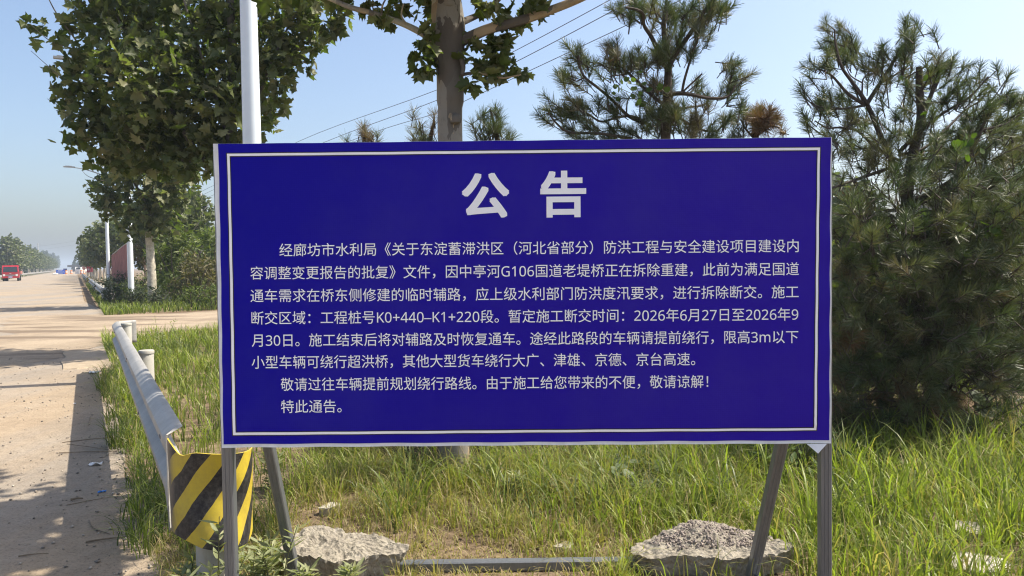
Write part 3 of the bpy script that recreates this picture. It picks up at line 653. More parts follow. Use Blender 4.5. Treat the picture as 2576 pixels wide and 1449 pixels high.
# old knots
for px, py in ((1146, 300), (1128, 8)):
    c_ = P(px, py, YA - .082); mb.lathe(c_ + Vector((0, 0, -.035)), [(.012, 0), (.035, .012), (.042, .035), (.034, .06), (.012, .075)], 12)
mb.build('trunk', M['bark'], tA, smooth=True)
blA = []
def bA(px, py, rp, n, dy=0.0, ry=None):
    Y = YA + dy; r = rp / FPX * Y; blA.append((tuple(P(px, py, Y)), (r, ry or r, r), n))
for a in ((1072, 95, 22, 10), (1060, 165, 26, 13), (1085, 120, 18, 7), (1050, 128, 16, 6), (1078, 60, 18, 5), (1180, 120, 20, 9), (1205, 150, 34, 16), (1245, 140, 32, 16), (1232, 175, 30, 12), (1190, 205, 25, 9), (1262, 150, 22, 8), (1255, 200, 22, 8), (1310, 165, 24, 12), (1265, 105, 22, 10), (1240, 95, 18, 6), (1300, 30, 26, 9), (1280, 62, 26, 10), (1330, 52, 18, 6), (1360, 40, 14, 6), (1350, 15, 18, 6), (1210, 20, 26, 8), (1250, 20, 26, 8), (1240, 55, 18, 6), (955, 40, 24, 9), (925, 20, 18, 6), (985, 15, 28, 10), (1020, 20, 18, 6), (1060, 15, 24, 9), (965, 62, 15, 4), (995, 55, 14, 4), (880, 10, 14, 4), (1320, 10, 22, 8), (1070, 188, 15, 3), (1095, 170, 15, 5)): bA(*a, dy=random.uniform(-.25, .15))
nA = len(blA)
for a in ((640, -110, 90, 60), (820, -150, 120, 130), (1000, -160, 130, 140), (1200, -180, 130, 140), (1420, -170, 120, 120), (1600, -170, 100, 60), (900, -360, 170, 170), (1120, -420, 190, 200), (1360, -380, 180, 170), (1120, -650, 160, 120)): bA(*a, dy=random.uniform(-.9, .7), ry=.6)
V, F = clump_leaves(T_LOBED, blA[:nA], 1.5, .072, .05, 0.75, .35, 3, .6); V2, F2 = clump_leaves(T_LOBED, blA[nA:], 1.15, .13, .07, 0.75, .35, 4)
build_np('crown', np.concatenate([V, V2]), np.concatenate([F, F2 + len(V)]), M['leaf'], tA)

# ------------------------------------------------------------------ second plane tree (big crown left of the lamp pole)
YB = 13.2
bB = P(588, 770, YB); bB.z = 0
tB = empty('plane_tree', bB, 'plane tree with big dense crown hanging left of the nearest white lamp pole', 'tree', GRP_T)
mb = MB(); limb(mb, [bB, P(590, 700, YB), P(585, 560, YB), P(580, 470, YB), P(585, 200, YB + .2), P(575, -150, YB + .3), P(570, -500, YB)], .17, .03, 14, .06)
for pts, a, b in (([P(578, 480, YB), P(545, 440, YB +0.28), P(480, 360, YB +0.17), P(420, 260, YB +0.03), P(370, 190, YB -0.07), P(320, 100, YB -0.17), P(270, -20, YB -0.21)], .06, .012),
                  ([P(575, 470, YB), P(540, 435, YB + .2), P(480, 405, YB + .5), P(410, 395, YB + .8), P(350, 370, YB + 1)], .04, .012),
                  ([P(583, 420, YB), P(620, 330, YB +0.24), P(650, 240, YB +0.17), P(700, 120, YB +0.11), P(740, 40, YB +0.07), P(800, -60, YB +0.07)], .04, .01),
                  ([P(582, 400, YB), P(560, 300, YB +0.14), P(520, 180, YB -0.07), P(480, 60, YB -0.21), P(440, -80, YB -0.28)], .04, .012),
                  ([P(578, 440, YB), P(540, 330, YB + .6), P(480, 200, YB + 1.2), P(400, 60, YB + 1.6)], .05, .02),
                  ([P(420, 260, YB +0.03), P(330, 215, YB +0.00), P(230, 160, YB -0.04), P(190, 100, YB -0.07), P(140, 30, YB -0.10), P(110, -30, YB -0.10)], .025, .008),
                  ([P(400, 240, YB +0.03), P(300, 200, YB +0.03), P(200, 130, YB +0.00), P(130, 105, YB -0.04), P(75, 60, YB -0.07)], .018, .005),
                  ([P(330, 310, YB +0.14), P(230, 240, YB +0.07), P(150, 190, YB +0.00), P(78, 128, YB -0.04)], .014, .004),
                  ([P(380, 380, YB + .3), P(260, 330, YB), P(180, 285, YB +0.28), P(118, 248, YB +0.24)], .014, .004),
                  ([P(580, 455, YB), P(560, 442, YB +0.28), P(530, 425, YB +0.17), P(490, 412, YB +0.11), P(440, 400, YB +0.07)], .02, .008)):
    limb(mb, pts, a, b, 8, .1)
mb.build('trunk', M['limbbark'], tB, smooth=True)
bl = []
for px, py, rp, n in ((340, 60, 115, 190), (460, 60, 150, 270), (600, 80, 140, 250), (715, 60, 80, 100), (790, 18, 55, 55), (265, 140, 75, 110), (380, 190, 130, 230), (520, 200, 130, 240), (640, 190, 90, 130), (235, 255, 52, 55), (330, 300, 92, 150), (450, 310, 90, 150), (560, 300, 80, 120), (690, 150, 62, 80), (300, 360, 48, 50), (470, 375, 50, 60), (400, 375, 50, 50), (205, 190, 42, 34), (86, 55, 18, 9), (105, 92, 14, 4), (135, 108, 18, 6), (118, 172, 12, 4), (128, 205, 12, 3), (155, 272, 15, 7), (175, 290, 16, 8), (240, 335, 45, 36), (650, 275, 45, 40), (735, 110, 40, 36), (850, 30, 28, 16), (280, 20, 70, 90), (225, 60, 34, 24), (560, 360, 40, 40), (625, 320, 35, 30), (655, 335, 10, 3), (215, 310, 40, 35), (540, 425, 16, 6), (500, 395, 40, 36), (440, 395, 34, 26), (350, 400, 30, 18), (290, 395, 26, 14), (700, 235, 28, 14), (715, 195, 26, 12), (745, 160, 20, 8), (860, 60, 16, 6), (690, 270, 14, 4), (180, 240, 20, 9), (872, 18, 13, 4), (848, 78, 13, 4), (805, 100, 14, 5), (782, 130, 12, 4), (765, 185, 11, 3), (738, 218, 13, 4), (722, 268, 11, 3), (668, 312, 13, 4), (178, 55, 14, 5), (160, 148, 13, 4), (142, 238, 11, 3), (195, 115, 18, 7), (248, 402, 13, 4), (322, 425, 14, 5), (415, 430, 15, 6), (560, 405, 16, 6), (470, 425, 13, 5), (205, 350, 13, 4), (190, 20, 16, 6), (270, 385, 20, 9), (170, 330, 12, 4), (770, 70, 30, 25), (830, 55, 22, 12)):
    r = rp / FPX * YB; bl.append((tuple(P(px, py, YB + random.uniform(-1.0, 1.0) * min(1, rp / 80))), (r, max(r, .55 * min(1, rp / 60)), r), n * 1.1))
for px, py, rp, n in ((320, -120, 160, 160), (560, -160, 200, 240), (760, -110, 130, 120), (440, -330, 190, 150), (650, -380, 190, 150), (560, -560, 150, 100)):
    r = rp / FPX * YB; bl.append((tuple(P(px, py, YB)), (r, r * 1.1, r), n))
V, F = clump_leaves(T_LOBED, bl, 1.55, .15, .15, 0.75, .42, 4, .5); build_np('crown', V, F, M['leaf'], tB)

# ------------------------------------------------------------------ third plane tree beyond the dirt track
YC = 28.9
bC = G(383, 770); YC = bC.y
tC = empty('plane_tree', bC, 'slim plane tree with pale bare trunk standing just beyond the dirt track', 'tree', GRP_T)
mb = MB(); limb(mb, [bC, P(382, 700, YC), P(377, 620, YC), P(374, 575, YC), P(372, 540, YC)], .17, .125, 14, .10); mb.build('trunk', M['limewash'], tC, smooth=True)
mb = MB()
for pts, a, b in (([P(372, 560, YC), P(360, 500, YC - .3), P(330, 450, YC - .5), P(290, 400, YC - .8)], .07, .02), ([P(374, 560, YC), P(400, 520, YC + .2), P(440, 470, YC + .3), P(480, 430, YC + .4)], .06, .015), ([P(373, 570, YC), P(374, 480, YC), P(370, 400, YC), P(372, 330, YC)], .08, .02), ([P(330, 450, YC - .5), P(270, 455, YC - .6), P(225, 445, YC - .6), P(205, 428, YC - .6)], .02, .006), ([P(400, 520, YC), P(420, 440, YC - .5), P(430, 390, YC - .6)], .04, .01)): limb(mb, pts, a, b, 7)
mb.build('limb', M['limbbark'], tC, smooth=True)
bl = []
for px, py, rp, n in ((312, 420, 42, 90), (360, 410, 60, 150), (420, 430, 45, 90), (340, 480, 75, 220), (270, 475, 35, 60), (400, 490, 60, 150), (290, 520, 50, 100), (360, 540, 60, 150), (415, 545, 40, 75), (460, 455, 30, 40), (300, 370, 40, 60), (360, 350, 50, 90), (440, 400, 30, 40), (485, 435, 20, 16), (255, 520, 28, 30), (330, 565, 25, 30), (385, 575, 28, 30), (320, 310, 50, 70), (400, 330, 45, 60)):
    r = rp / FPX * YC; bl.append((tuple(P(px, py, YC + random.uniform(-.8, .8))), (r, r * 1.2, r), n * 1.25))
V, F = clump_leaves(T_LOBED, bl, 1.0, .23, .15, .5, .6, 5); build_np('crown', V, F, M['leaf'], tC)

# ------------------------------------------------------------------ far row trees (three shapes, copied)
def proto_tree(name, label, group, h, tr, cr, nl, leaf, mat, trunkmat, kind='round', cat='tree', size=.28):
    root = empty(name, (0, 0, 0), label, cat, group)
    mb = MB(); limb(mb, [Vector((0, 0, -.1)), Vector((.05, 0, tr * .5)), Vector((-.04, .05, tr)), Vector((0, 0, h * .75))], .15, .05, 9)
    for k in range(6):
        a = k * 1.05 + h; limb(mb, [Vector((0, 0, tr * .95)), Vector((math.cos(a) * cr * .4, math.sin(a) * cr * .4, tr + (h - tr) * .35)), Vector((math.cos(a) * cr * .75, math.sin(a) * cr * .75, tr + (h - tr) * .6))], .06, .02, 6)
    mb.build('trunk', trunkmat, root, smooth=True)
    bl = []
    nb = 16 if kind == 'round' else 14
    for k in range(nb):
        f = (k + .5) / nb; z = tr + (h - tr) * (.08 + .86 * f)
        prof = math.sin(math.pi * min(1, .18 + f * .82)) ** .7 if kind == 'round' else (1 - f) ** .55 * min(1, .35 + f * 3)
        a = k * 2.4 + h; d = cr * prof * (.55 if kind == 'round' else .35) * random.uniform(.5, 1.1)
        r = cr * (.30 + .35 * prof) if kind == 'round' else cr * (.25 + .6 * prof)
        bl.append(((math.cos(a) * d, math.sin(a) * d, z), (r, r, r * (.85 if kind == 'round' else 1.5)), nl / nb))
    V, F = clump_leaves(leaf, bl, 1.0, size, .16, .4, .6, 5); build_np('crown', V, F, mat, root); return root
def scatter(protos, places, labels=None):
    used = set()
    for i, (loc, sc) in enumerate(places):
        p = protos[i % len(protos)]
        o = p if p.name not in used else copy_tree(p); used.add(p.name)
        o.location = loc; o.scale = (sc * random.uniform(.93, 1.07),) * 2 + (sc,); o.rotation_euler.z = random.uniform(0, 6.28) if o is not p else .3
        if labels: o['label'] = labels[i] if isinstance(labels, list) else labels
rp = [proto_tree('plane_tree', '', 'plane trees far along the right verge', h, 2.3, 2.1, 1500, T_LOBED, M['leaf_far'], M['limewash'], size=.30) for h in (6.0, 5.6)]
pl = [(W(s, l), sc) for s, l, sc in ((47, 5.2, 1.0), (56, 4.9, 1.03), (65, 4.7, 1.0), (74, 4.3, 1.05))] + [(W(84 + 9 * k, 2.7 + .3 * math.sin(k)), 1.0 + .06 * math.sin(k * 2.1)) for k in range(13)]
scatter(rp, pl, ['plane tree with dark crown just behind the right end of the red sheet fence', 'plane tree behind the middle of the red sheet fence', 'plane tree behind the left part of the red sheet fence', 'plane tree behind the left end of the red sheet fence'] + ['plane tree in the far right hand row with a white painted trunk'] * 13)
lp = [proto_tree('plane_tree', '', 'white trunked trees along the left road edge', h, 2.5, 2.9, 1300, T_CARD, M['leaf_far'], M['limewash'], size=.42) for h in (8.2, 7.4, 7.8)]
places = [(W(186 + 8.5 * k, -12.2 + .5 * math.sin(k * 1.7)), (1.0 if k < 4 else .92) + .07 * math.sin(k * 2.3)) for k in range(44)]
scatter(lp, places, 'leafy tree with white painted trunk in the left roadside row')
pp = [proto_tree('poplar_tree', '', 'tall poplars behind the left tree row', h, 3, 2.4, 1400, T_CARD, M['poplar'], M['limewash'], 'col', size=.6) for h in (17.5, 15.5)]
places = [(W(430 + 13 * k, -17.5 + 1.5 * math.sin(k * 2.7)), .66 + .10 * math.sin(k * 1.9) + .006 * k) for k in range(42)]
scatter(pp, places, 'tall pointed poplar in the hazy line behind the left tree row')
for s, l, sc, lab in ((285, -16.4, .66, 'shorter nearer poplar peeking over the left tree row'), (302, -16.8, .72, 'poplar with the taller tip of the near pair over the left row')):
    o = copy_tree(pp[0]); o.location = W(s, l); o.scale = (sc * .8, sc * .8, sc); o['label'] = lab
o = copy_tree(pp[1]); p = P(179, 640, 420); o.location = (p.x, p.y, 0); o.scale = (.35, .35, .62); o.rotation_euler.y = .25; o['label'] = 'thin leaning poplar at the far end of the left tree row'; o['group'] = ''; del o['group']
def bush(name, loc, rad, h, label, mat, nl=900, size=.16, T=T_LANCE, group=None, cat='bush', stems=True, upb=.5, shape=0, spread=.08):
    root = empty(name, (loc[0], loc[1], 0), label, cat, group); c = Vector(root.location)
    if stems:
        mb = MB()
        for k in range(7):
            a = k * .9; limb(mb, [c + Vector((.04 * math.cos(a), .04 * math.sin(a), -.03)), c + Vector((rad * .3 * math.cos(a), rad * .3 * math.sin(a), h * .45)), c + Vector((rad * .6 * math.cos(a + .3), rad * .6 * math.sin(a + .3), h * .8))], .02 + .012 * h, .008, 5)
        mb.build('stem', M['pinetwig'], root)
    bl = []
    for k in range(22):
        f = random.random(); a = random.uniform(0, 6.28); z = h * (.12 + .76 * f); q = math.sqrt(max(.05, 1 - (1.6 * (f - .4)) ** 2)) * (.9 if not shape else (1 - f) + .1)
        d = rad * q * random.uniform(.2, .8); r = rad * random.uniform(.24, .42)
        bl.append((tuple(c + Vector((d * math.cos(a), d * math.sin(a), z))), (r, r, min(r, h * .22)), nl / 22))
    V, F = clump_leaves(T, bl, 1.0, size, spread, .2, upb, 5)
    V[:, 2] = np.maximum(V[:, 2], .01)
    build_np('foliage', V, F, mat, root); return root
def bpx(px, py, l=None): return G(px, py)
GB = 'bushes beyond the dirt track'
bush('bush', G(455, 765), 1.5, 3.0, 'tall light green bush right of the slim pale trunk', M['bush'], 1500, .26, group=GB)
bush('bush', G(520, 748), 1.7, 3.6, 'tallest bush with drooping fronds against the left edge of the board', M['bush'], 1700, .34, group=GB)
bush('bush', G(500, 768), 1.3, 2.1, 'brownish twiggy bush in front of the drooping fronds bush', M['bush_brown'], 1500, .2, group=GB)
bush('bush', G(418, 742), 1.6, 3.1, 'green bush directly behind the slim pale trunk', M['bush'], 1500, .28, group=GB)
bush('bush', G(560, 752), 1.6, 3.2, 'green bush half hidden behind the left edge of the board', M['bush'], 1500, .3, group=GB)
bush('bush', G(355, 745), 1.0, 1.25, 'low green shrub at the foot of the middle white lamp pole', M['bush'], 1000, .18, group=GB)
bush('bush', G(312, 738), 1.1, 1.2, 'dark shrub behind the second guardrail in front of the red sheet fence', M['bush_dark'], 1400, .18, group=GB)
bush('bush', G(300, 716), .9, 1.9, 'wine red shrub standing against the red sheet fence', M['bush_red'], 1300, .2, group=GB)
bush('bush', G(270, 745), .7, .95, 'small weedy shrub beside the second guardrail', M['bush_dark'], 900, .14, group=GB)
bush('bush', G(302, 768), .55, .75, 'weedy shrub right of the plain grey flared guardrail end', M['bush'], 800, .13, group=GB)
bush('bush', G(340, 775), .6, .7, 'low weedy shrub left of the slim pale trunk at the track edge', M['bush_dark'], 800, .13, group=GB)
for px, py, r_, h_, lab, mt in ((285, 772, .6, .8, 'dark weedy clump left of the grey flared guardrail end', 'bush_dark'), (322, 758, .8, .9, 'dark weedy clump between guardrail end and middle lamp pole', 'bush_dark'), (402, 775, .6, .75, 'weedy clump hugging the slim pale trunk', 'bush_dark'), (440, 770, .9, .9, 'dark weedy clump right of the slim pale trunk', 'bush'), (492, 778, .8, .8, 'low weedy clump in front of the brownish bush', 'bush'), (232, 716, .8, .8, 'dark weeds along the second guardrail', 'bush_dark'), (540, 778, .7, .8, 'low weedy clump by the left edge of the board', 'bush')): bush('bush', G(px, py), r_, h_, lab, M[mt], 700, .13, group=GB)
p = P(470, 700, 62); bush('conifer', p, 2.6, 8.2, 'dark dense tree rising behind the bushes left of the utility pole', M['bush_dark'], 3200, .42, T_CARD, cat='tree', shape=0)
p = P(515, 700, 66); bush('conifer', p, 1.4, 5.6, 'smaller dark tree at the foot of the utility pole', M['bush_dark'], 1300, .4, T_CARD, cat='tree')
p = P(405, 700, 80); bush('conifer', p, 3.0, 6.5, 'bluish tree far behind the slim pale trunk', M['bush_dark'], 1800, .5, T_CARD, cat='tree')
for i, (X_, Y_, sc) in enumerate(((8, 44, .8), (14, 38, .7), (20, 47, .85), (26, 36, .7), (33, 45, .8), (41, 38, .75), (49, 47, .85), (2, 55, .8), (-4, 48, .7), (-9, 60, .8), (37, 30, .6), (56, 40, .8))):
    o = copy_tree(lp[i % 3]); o.location = (X_, Y_, 0); o.scale = (sc * 1.2, sc * 1.2, sc); o.rotation_euler.z = i * 1.3; o['group'] = 'trees far behind the board'; o['label'] = 'tree in the field far behind the board and pines'
for k in range(14):
    s = 190 + 26 * k; b_ = None
    if k == 0: hb = bush('hedge_bush', W(s, -16), 6, 2.4, 'dense dark bush below the left tree row', M['bush_dark'], 1500, .5, T_CARD, 'dark undergrowth behind the left trees'); hb.scale = (1, 2.2, 1); hb.rotation_euler.z = RA
    else:
        o = copy_tree(hb); o.location = W(s, -16 + .5 * math.sin(k)); o.rotation_euler.z = RA
p = P(199, 670, 520); tr_ = bush('distant_tree', p, 5.5, 6.2, 'hazy round tree above the far end of the road', M['poplar'], 1300, .9, T_CARD, cat='tree')

# green bushes behind the pines on the right
GR = 'sunlit bushes behind the pines'
for px, Y, rad, h, lab, mt in ((2120, 9.6, 1.2, 1.9, 'green bush showing in gaps beside the right edge of the board', 'bush'), (2330, 10.5, 1.5, 2.0, 'yellow green bush behind the right pine trunk', 'bush'), (2520, 9.8, 1.4, 2.2, 'green bush behind the right pine at the picture edge', 'bush'), (2660, 9.0, 1.3, 2.0, 'green bush just outside the right pine', 'bush'), (1240, 9.5, 1.2, 2.95, 'leafy bush top just showing above the board right of the plane trunk', 'bush_dark'), (1700, 10.5, 1.6, 2.2, 'green bush hidden behind the middle pine', 'bush')):
    p = P(px, 900, Y); bush('bush', p, rad, h, lab, M[mt], 1500, .15, T_ROUND if px > 2000 else T_LANCE, GR)

# ------------------------------------------------------------------ pines
def needles(tufts):
    """tufts: list of (base(3), dir(3), length, n, needle_len, tint) -> verts, tris, tint"""
    Vs = []; Ts = []; tot = 0
    for b, d, L, n, nl, tint in tufts:
        d = np.array(d); d = d / np.linalg.norm(d); o = unit(np.cross(d, rng.normal(size=3))); o2 = np.cross(d, o)
        t = rng.random(n); a = rng.random(n) * 6.283; spread = 0.85 + .35 * rng.random(n) - .48 * t
        root = np.array(b)[None] + d[None] * (t * L)[:, None]
        side = o[None] * np.cos(a)[:, None] + o2[None] * np.sin(a)[:, None]
        dr = unit(d[None] * np.cos(spread)[:, None] + side * np.sin(spread)[:, None])
        ln = nl * (.75 + .45 * rng.random(n)); tip = root + dr * ln[:, None] + np.array((0, 0, -.06))[None] * (ln ** 1.0)[:, None]
        wv = unit(np.cross(dr, rng.normal(size=(n, 3)))) * .0017
        Vs.append(np.stack([root - wv, root + wv, tip + wv * .5, tip - wv * .5], 1).reshape(-1, 3)); tot += n
        Ts.append(np.repeat(np.clip(tint + rng.normal(size=n) * .07 + .13 * (t < .3), 0, 1), 4))
    V = np.concatenate(Vs); F = np.arange(tot * 4).reshape(-1, 4); return V, F, np.concatenate(Ts)
def tdir(o=(0, 0, 1), j=.35):
    v = Vector(o) + Vector((random.gauss(0, j), random.gauss(0, j), random.gauss(0, j))); return tuple(v.normalized())
class Pine:
    def __init__(s, name, loc, label, group=None):
        s.root = empty(name, (loc[0], loc[1], 0), label, 'tree', group); s.w = MB(); s.t = []
    def twig(s, a, b, r=.006):
        a = Vector(a); b = Vector(b); mid = (a + b) / 2 + Vector((random.gauss(0, .02), random.gauss(0, .02), -.02)); limb(s.w, [a, mid, b], r, r * .6, 5, k=3)
    def tuft(s, p, d, L=.14, n=80, nl=.095, tint=None, stems=1):
        if tint is None: tint = random.choice((.05, .1, .15, .2, .3, .3, .4, .55))
        d_ = Vector(d); p = Vector(p) - d_ * (L + nl * .7) * .5; s.t.append((tuple(p), d, L, n, nl, tint))
        limb(s.w, [Vector(p) - d_ * .05, Vector(p) + d_ * L * .95], .005, .003, 4)
    def clump(s, p, d, k=4, r=.07, **kw):
        p = Vector(p); k = max(1, int(k * .6 + .5))
        for i in range(k):
            q = p + Vector((random.gauss(0, r), random.gauss(0, r), random.gauss(0, r))); dd = tdir(d, .38)
            s.w.tube([p - Vector(d) * .08, q], .0045, 4, cap=False); s.tuft(q, dd, **kw)
    def done(s):
        s.w.build('trunk', M['pinebark'], s.root); V, F, T = needles(s.t); build_np('crown', V, F, M['needle'], s.root, tint=T)
# --- middle pine
YM = 6.3
def m5(cx, cy, dy=0.0): return P(1320.8 + .2686 * cx, .2686 * cy, YM + dy)
mp = Pine('pine_tree', P(1668, 1000, YM), 'open topped pine with long bare limbs rising behind the board', 'pines behind the board')
b0 = P(1668, 1000, YM); b0.z = -.05
limb(mp.w, [b0, P(1660, 900, YM), P(1668, 560, YM), m5(1320, 1150), m5(1330, 880), m5(1340, 640), m5(1310, 400, .05), m5(1300, 200, .05), m5(1320, 60, .05), m5(1340, -120, .05)], .058, .009, 10, .1)
MBR = [([(1320, 600, 0), (1260, 490, -.1), (1180, 340, -.15), (1115, 240, -.2), (1104, 130, -.25), (1040, 90, -.28), (940, 70, -.3)], .022, .009),
       ([(1340, 640, 0), (1410, 510, -.1), (1500, 380, -.15), (1600, 240, -.2), (1690, 90, -.25), (1750, 10, -.3), (1800, -80, -.3)], .024, .010),
       ([(1330, 885, 0), (1460, 875, -.2), (1580, 890, -.3), (1700, 915, -.35), (1830, 920, -.4), (1920, 890, -.4), (1965, 800, -.4)], .020, .008),
       ([(1470, 872, -.2), (1490, 760, -.22), (1530, 620, -.25), (1575, 470, -.3), (1620, 390, -.3)], .011, .007),
       ([(1460, 880, -.2), (1540, 800, -.25), (1660, 690, -.3)], .008, .006),
       ([(1300, 980, 0), (1150, 860, .1), (1060, 770, .15), (980, 695, .2), (900, 620, .25), (840, 540, .3), (835, 470, .3)], .016, .008),
       ([(970, 690, .2), (870, 705, .2), (790, 715, .2)], .007, .004), ([(900, 630, .25), (820, 600, .25), (740, 595, .25)], .007, .004), ([(950, 670, .2), (1000, 600, .2), (1060, 560, .2)], .007, .004),
       ([(1100, 1150, 0), (960, 1080, -.1), (830, 950, -.15), (700, 835, -.2), (560, 725, -.25), (515, 620, -.25), (500, 520, -.25)], .016, .008),
       ([(560, 725, -.25), (480, 760, -.25), (420, 730, -.25)], .006, .004),
       ([(1200, 1200, .2), (1020, 1095, .2), (860, 1100, .15), (720, 1140, .1), (610, 1080, .05), (500, 1000, 0)], .014, .006),
       ([(1000, 1300, -.1), (700, 1250, -.2), (420, 1240, -.25), (300, 1160, -.3), (220, 1060, -.3)], .014, .006),
       ([(950, 1060, .1), (960, 950, .1), (1010, 860, .1)], .007, .004),
       ([(1330, 900, 0), (1440, 1010, .3), (1560, 1000, .4), (1680, 980, .5), (1730, 900, .5)], .014, .006),
       ([(1330, 1000, 0), (1560, 1180, .2), (1780, 1230, .3), (1880, 1120, .3)], .014, .006),
       ([(1300, 210, .05), (1380, 150, .1), (1440, 90, .1)], .009, .005), ([(1300, 230, .05), (1220, 190, .1), (1150, 150, .1)], .009, .005)]
for pts, a, b in MBR: limb(mp.w, [m5(*p) for p in pts], a, b, 6, .1)
U = (0, 0, 1)
MT = [(1320, 20, 3), (1290, 170, 5), (1420, 60, 5), (1450, 90, 3), (1230, 90, 3), (1270, 240, 4), (1350, 190, 3), (880, 10, 4), (920, 70, 3), (1020, 50, 5), (1090, 70, 5), (1060, 130, 3), (980, 100, 3), (1160, 100, 3), (1700, 40, 5), (1620, 10, 3), (1800, 40, 5), (1880, 0, 4), (1780, 120, 4), (1830, 80, 3), (1740, 70, 4), (1620, 330, 6), (1650, 230, 4), (1690, 300, 4), (1560, 400, 4), (1500, 420, 4), (1440, 360, 4), (1460, 250, 5), (1560, 170, 5), (1600, 130, 3), (1330, 340, 4), (1280, 440, 5), (1350, 470, 5), (1260, 560, 5), (1330, 560, 4), (1380, 520, 3), (1960, 700, 6), (1940, 800, 6), (2000, 790, 5), (1930, 910, 5), (1920, 640, 3), (1750, 870, 3), (1540, 770, 2), (840, 420, 4), (850, 480, 3), (700, 530, 4), (750, 600, 3), (870, 590, 3), (900, 640, 4), (1000, 540, 4), (1060, 520, 3), (980, 620, 3), (770, 700, 3), (860, 720, 3), (1100, 600, 4), (1070, 650, 4), (1140, 560, 3), (470, 430, 4), (480, 520, 4), (550, 590, 3), (370, 620, 4), (400, 700, 5), (450, 740, 4), (340, 680, 3), (430, 920, 4), (500, 1010, 5), (560, 1060, 4), (610, 1030, 3), (190, 980, 4), (240, 1070, 5), (300, 1140, 5), (380, 1060, 4), (400, 1180, 4), (420, 1100, 4), (740, 960, 4), (860, 990, 4), (830, 1080, 3), (700, 1180, 4), (560, 1220, 5), (450, 1240, 5), (640, 1250, 4), (1300, 1120, 9), (1220, 1060, 6), (1400, 1080, 7), (1120, 1160, 6), (1060, 1230, 6), (900, 1230, 5), (800, 1250, 5), (1450, 1180, 7), (1250, 1200, 8), (1600, 1240, 5), (1700, 1270, 4), (1800, 1200, 4), (1880, 1080, 3), (1770, 1250, 4), (1880, 1180, 3), (1230, 900, 4), (1190, 960, 4), (1330, 800, 3), (1370, 770, 3), (1050, 960, 3), (1500, 950, 3)]
for cx, cy, k in MT:
    d = ((cx - 1320) / 1400, random.uniform(-.4, .3), .8 if cy < 1000 else .6); mp.clump(m5(cx, cy, random.uniform(-.35, .35)), Vector(d).normalized(), k, .045, n=125, nl=.082, L=.13)
for cx, cy, k in ((1230, 750, 5), (1200, 800, 4), (1620, 1050, 5), (1680, 970, 4), (1600, 1150, 6), (1650, 1190, 5), (860, 970, 3), (1240, 930, 3), (720, 540, 2), (1560, 1190, 4)):
    mp.clump(m5(cx, cy, random.uniform(-.2, .2)), U, k, .05, n=80, nl=.095, L=.10, tint=random.choice((.6, .68, .75)))
for k in range(170):                            # lower body behind the board
    px = random.uniform(1380, 1960); py = random.uniform(360, 1060); Y = YM + random.uniform(-.7, .9); mp.tuft(P(px, py, Y), tdir((random.uniform(-.5, .5), -.2, .5), .5), n=80, L=.16, nl=.11)
for k in range(26):
    a = P(1665 + random.uniform(-6, 6), random.uniform(500, 1000), YM); e = P(random.uniform(1380, 1960), random.uniform(420, 1040), YM + random.uniform(-.7, .9)); limb(mp.w, [a, (a + e) / 2 + Vector((0, 0, -.05)), e], .014, .005, 5)
mp.done()
# --- right pine
YR = 6.3
def c6(cx, cy, dy=0.0): return P(1949.8 + .434 * cx, .434 * cy, YR + dy)
def c7(cx, cy, dy=0.0): return P((3280 + .414 * cx) * .6289, (700 + .414 * cy) * .6289, YR + dy)
rpn = Pine('pine_tree', P(2385, 1000, YR), 'wide bushy pine filling the right side beside the board', 'pines behind the board')
b0 = P(2385, 1000, YR); b0.z = -.05
limb(rpn.w, [b0, P(2372, 1000, YR), P(2345, 880, YR), P(2297, 664, YR), P(2281, 540, YR), P(2290, 420, YR), c6(845, 700), c6(838, 540), c6(835, 388)], .075, .026, 12, .12)
limb(rpn.w, [P(2297, 680, YR), P(2270, 480, YR - .1), c6(600, 760, -.1), c6(530, 600, -.2), c6(450, 480, -.2), c6(385, 385, -.25), c6(350, 250, -.25), c6(345, 170, -.25)], .028, .006, 8, .1)
RB = [([(515, 605, -.2), (420, 540, -.25), (330, 440, -.3), (255, 400, -.3)], .016, .006), ([(530, 605, -.2), (610, 480, -.15), (700, 335, -.1), (760, 240, -.1), (810, 160, -.1)], .018, .006), ([(620, 480, -.15), (720, 420, -.1), (790, 390, 0)], .01, .005), ([(845, 720, 0), (900, 560, 0), (950, 450, 0), (940, 390, 0)], .022, .007),
      ([(720, 880, -.1), (860, 740, -.1), (1000, 640, -.15), (1130, 560, -.2), (1235, 445, -.2)], .018, .006), ([(720, 900, 0), (860, 860, .1), (1000, 740, .2), (1100, 640, .3), (1200, 580, .3)], .016, .006), ([(740, 1200, 0), (930, 1110, -.2), (1080, 1000, -.3), (1150, 850, -.35), (1195, 755, -.4), (1260, 600, -.4)], .032, .008),
      ([(930, 1110, -.2), (1150, 1060, -.3), (1300, 1000, -.35), (1460, 940, -.4)], .018, .006), ([(1195, 755, -.4), (1330, 720, -.4), (1440, 650, -.4)], .012, .005), ([(700, 960, 0), (560, 1010, -.3), (400, 1065, -.5), (300, 1100, -.6)], .016, .008), ([(520, 610, -.2), (400, 630, -.25), (260, 620, -.3), (200, 590, -.3)], .012, .005), ([(590, 870, -.1), (480, 760, -.2), (380, 740, -.3), (300, 740, -.3), (230, 700, -.3)], .012, .005),
      ([(600, 900, -.1), (480, 850, -.2), (340, 760, -.3)], .008, .004), ([(720, 930, -.1), (660, 900, -.2), (560, 830, -.3), (430, 720, -.35)], .012, .005), ([(500, 600, -.2), (505, 520, -.2), (510, 460, -.2), (545, 420, -.2)], .009, .004), ([(505, 480, -.2), (440, 440, -.2), (410, 380, -.2)], .006, .004)]
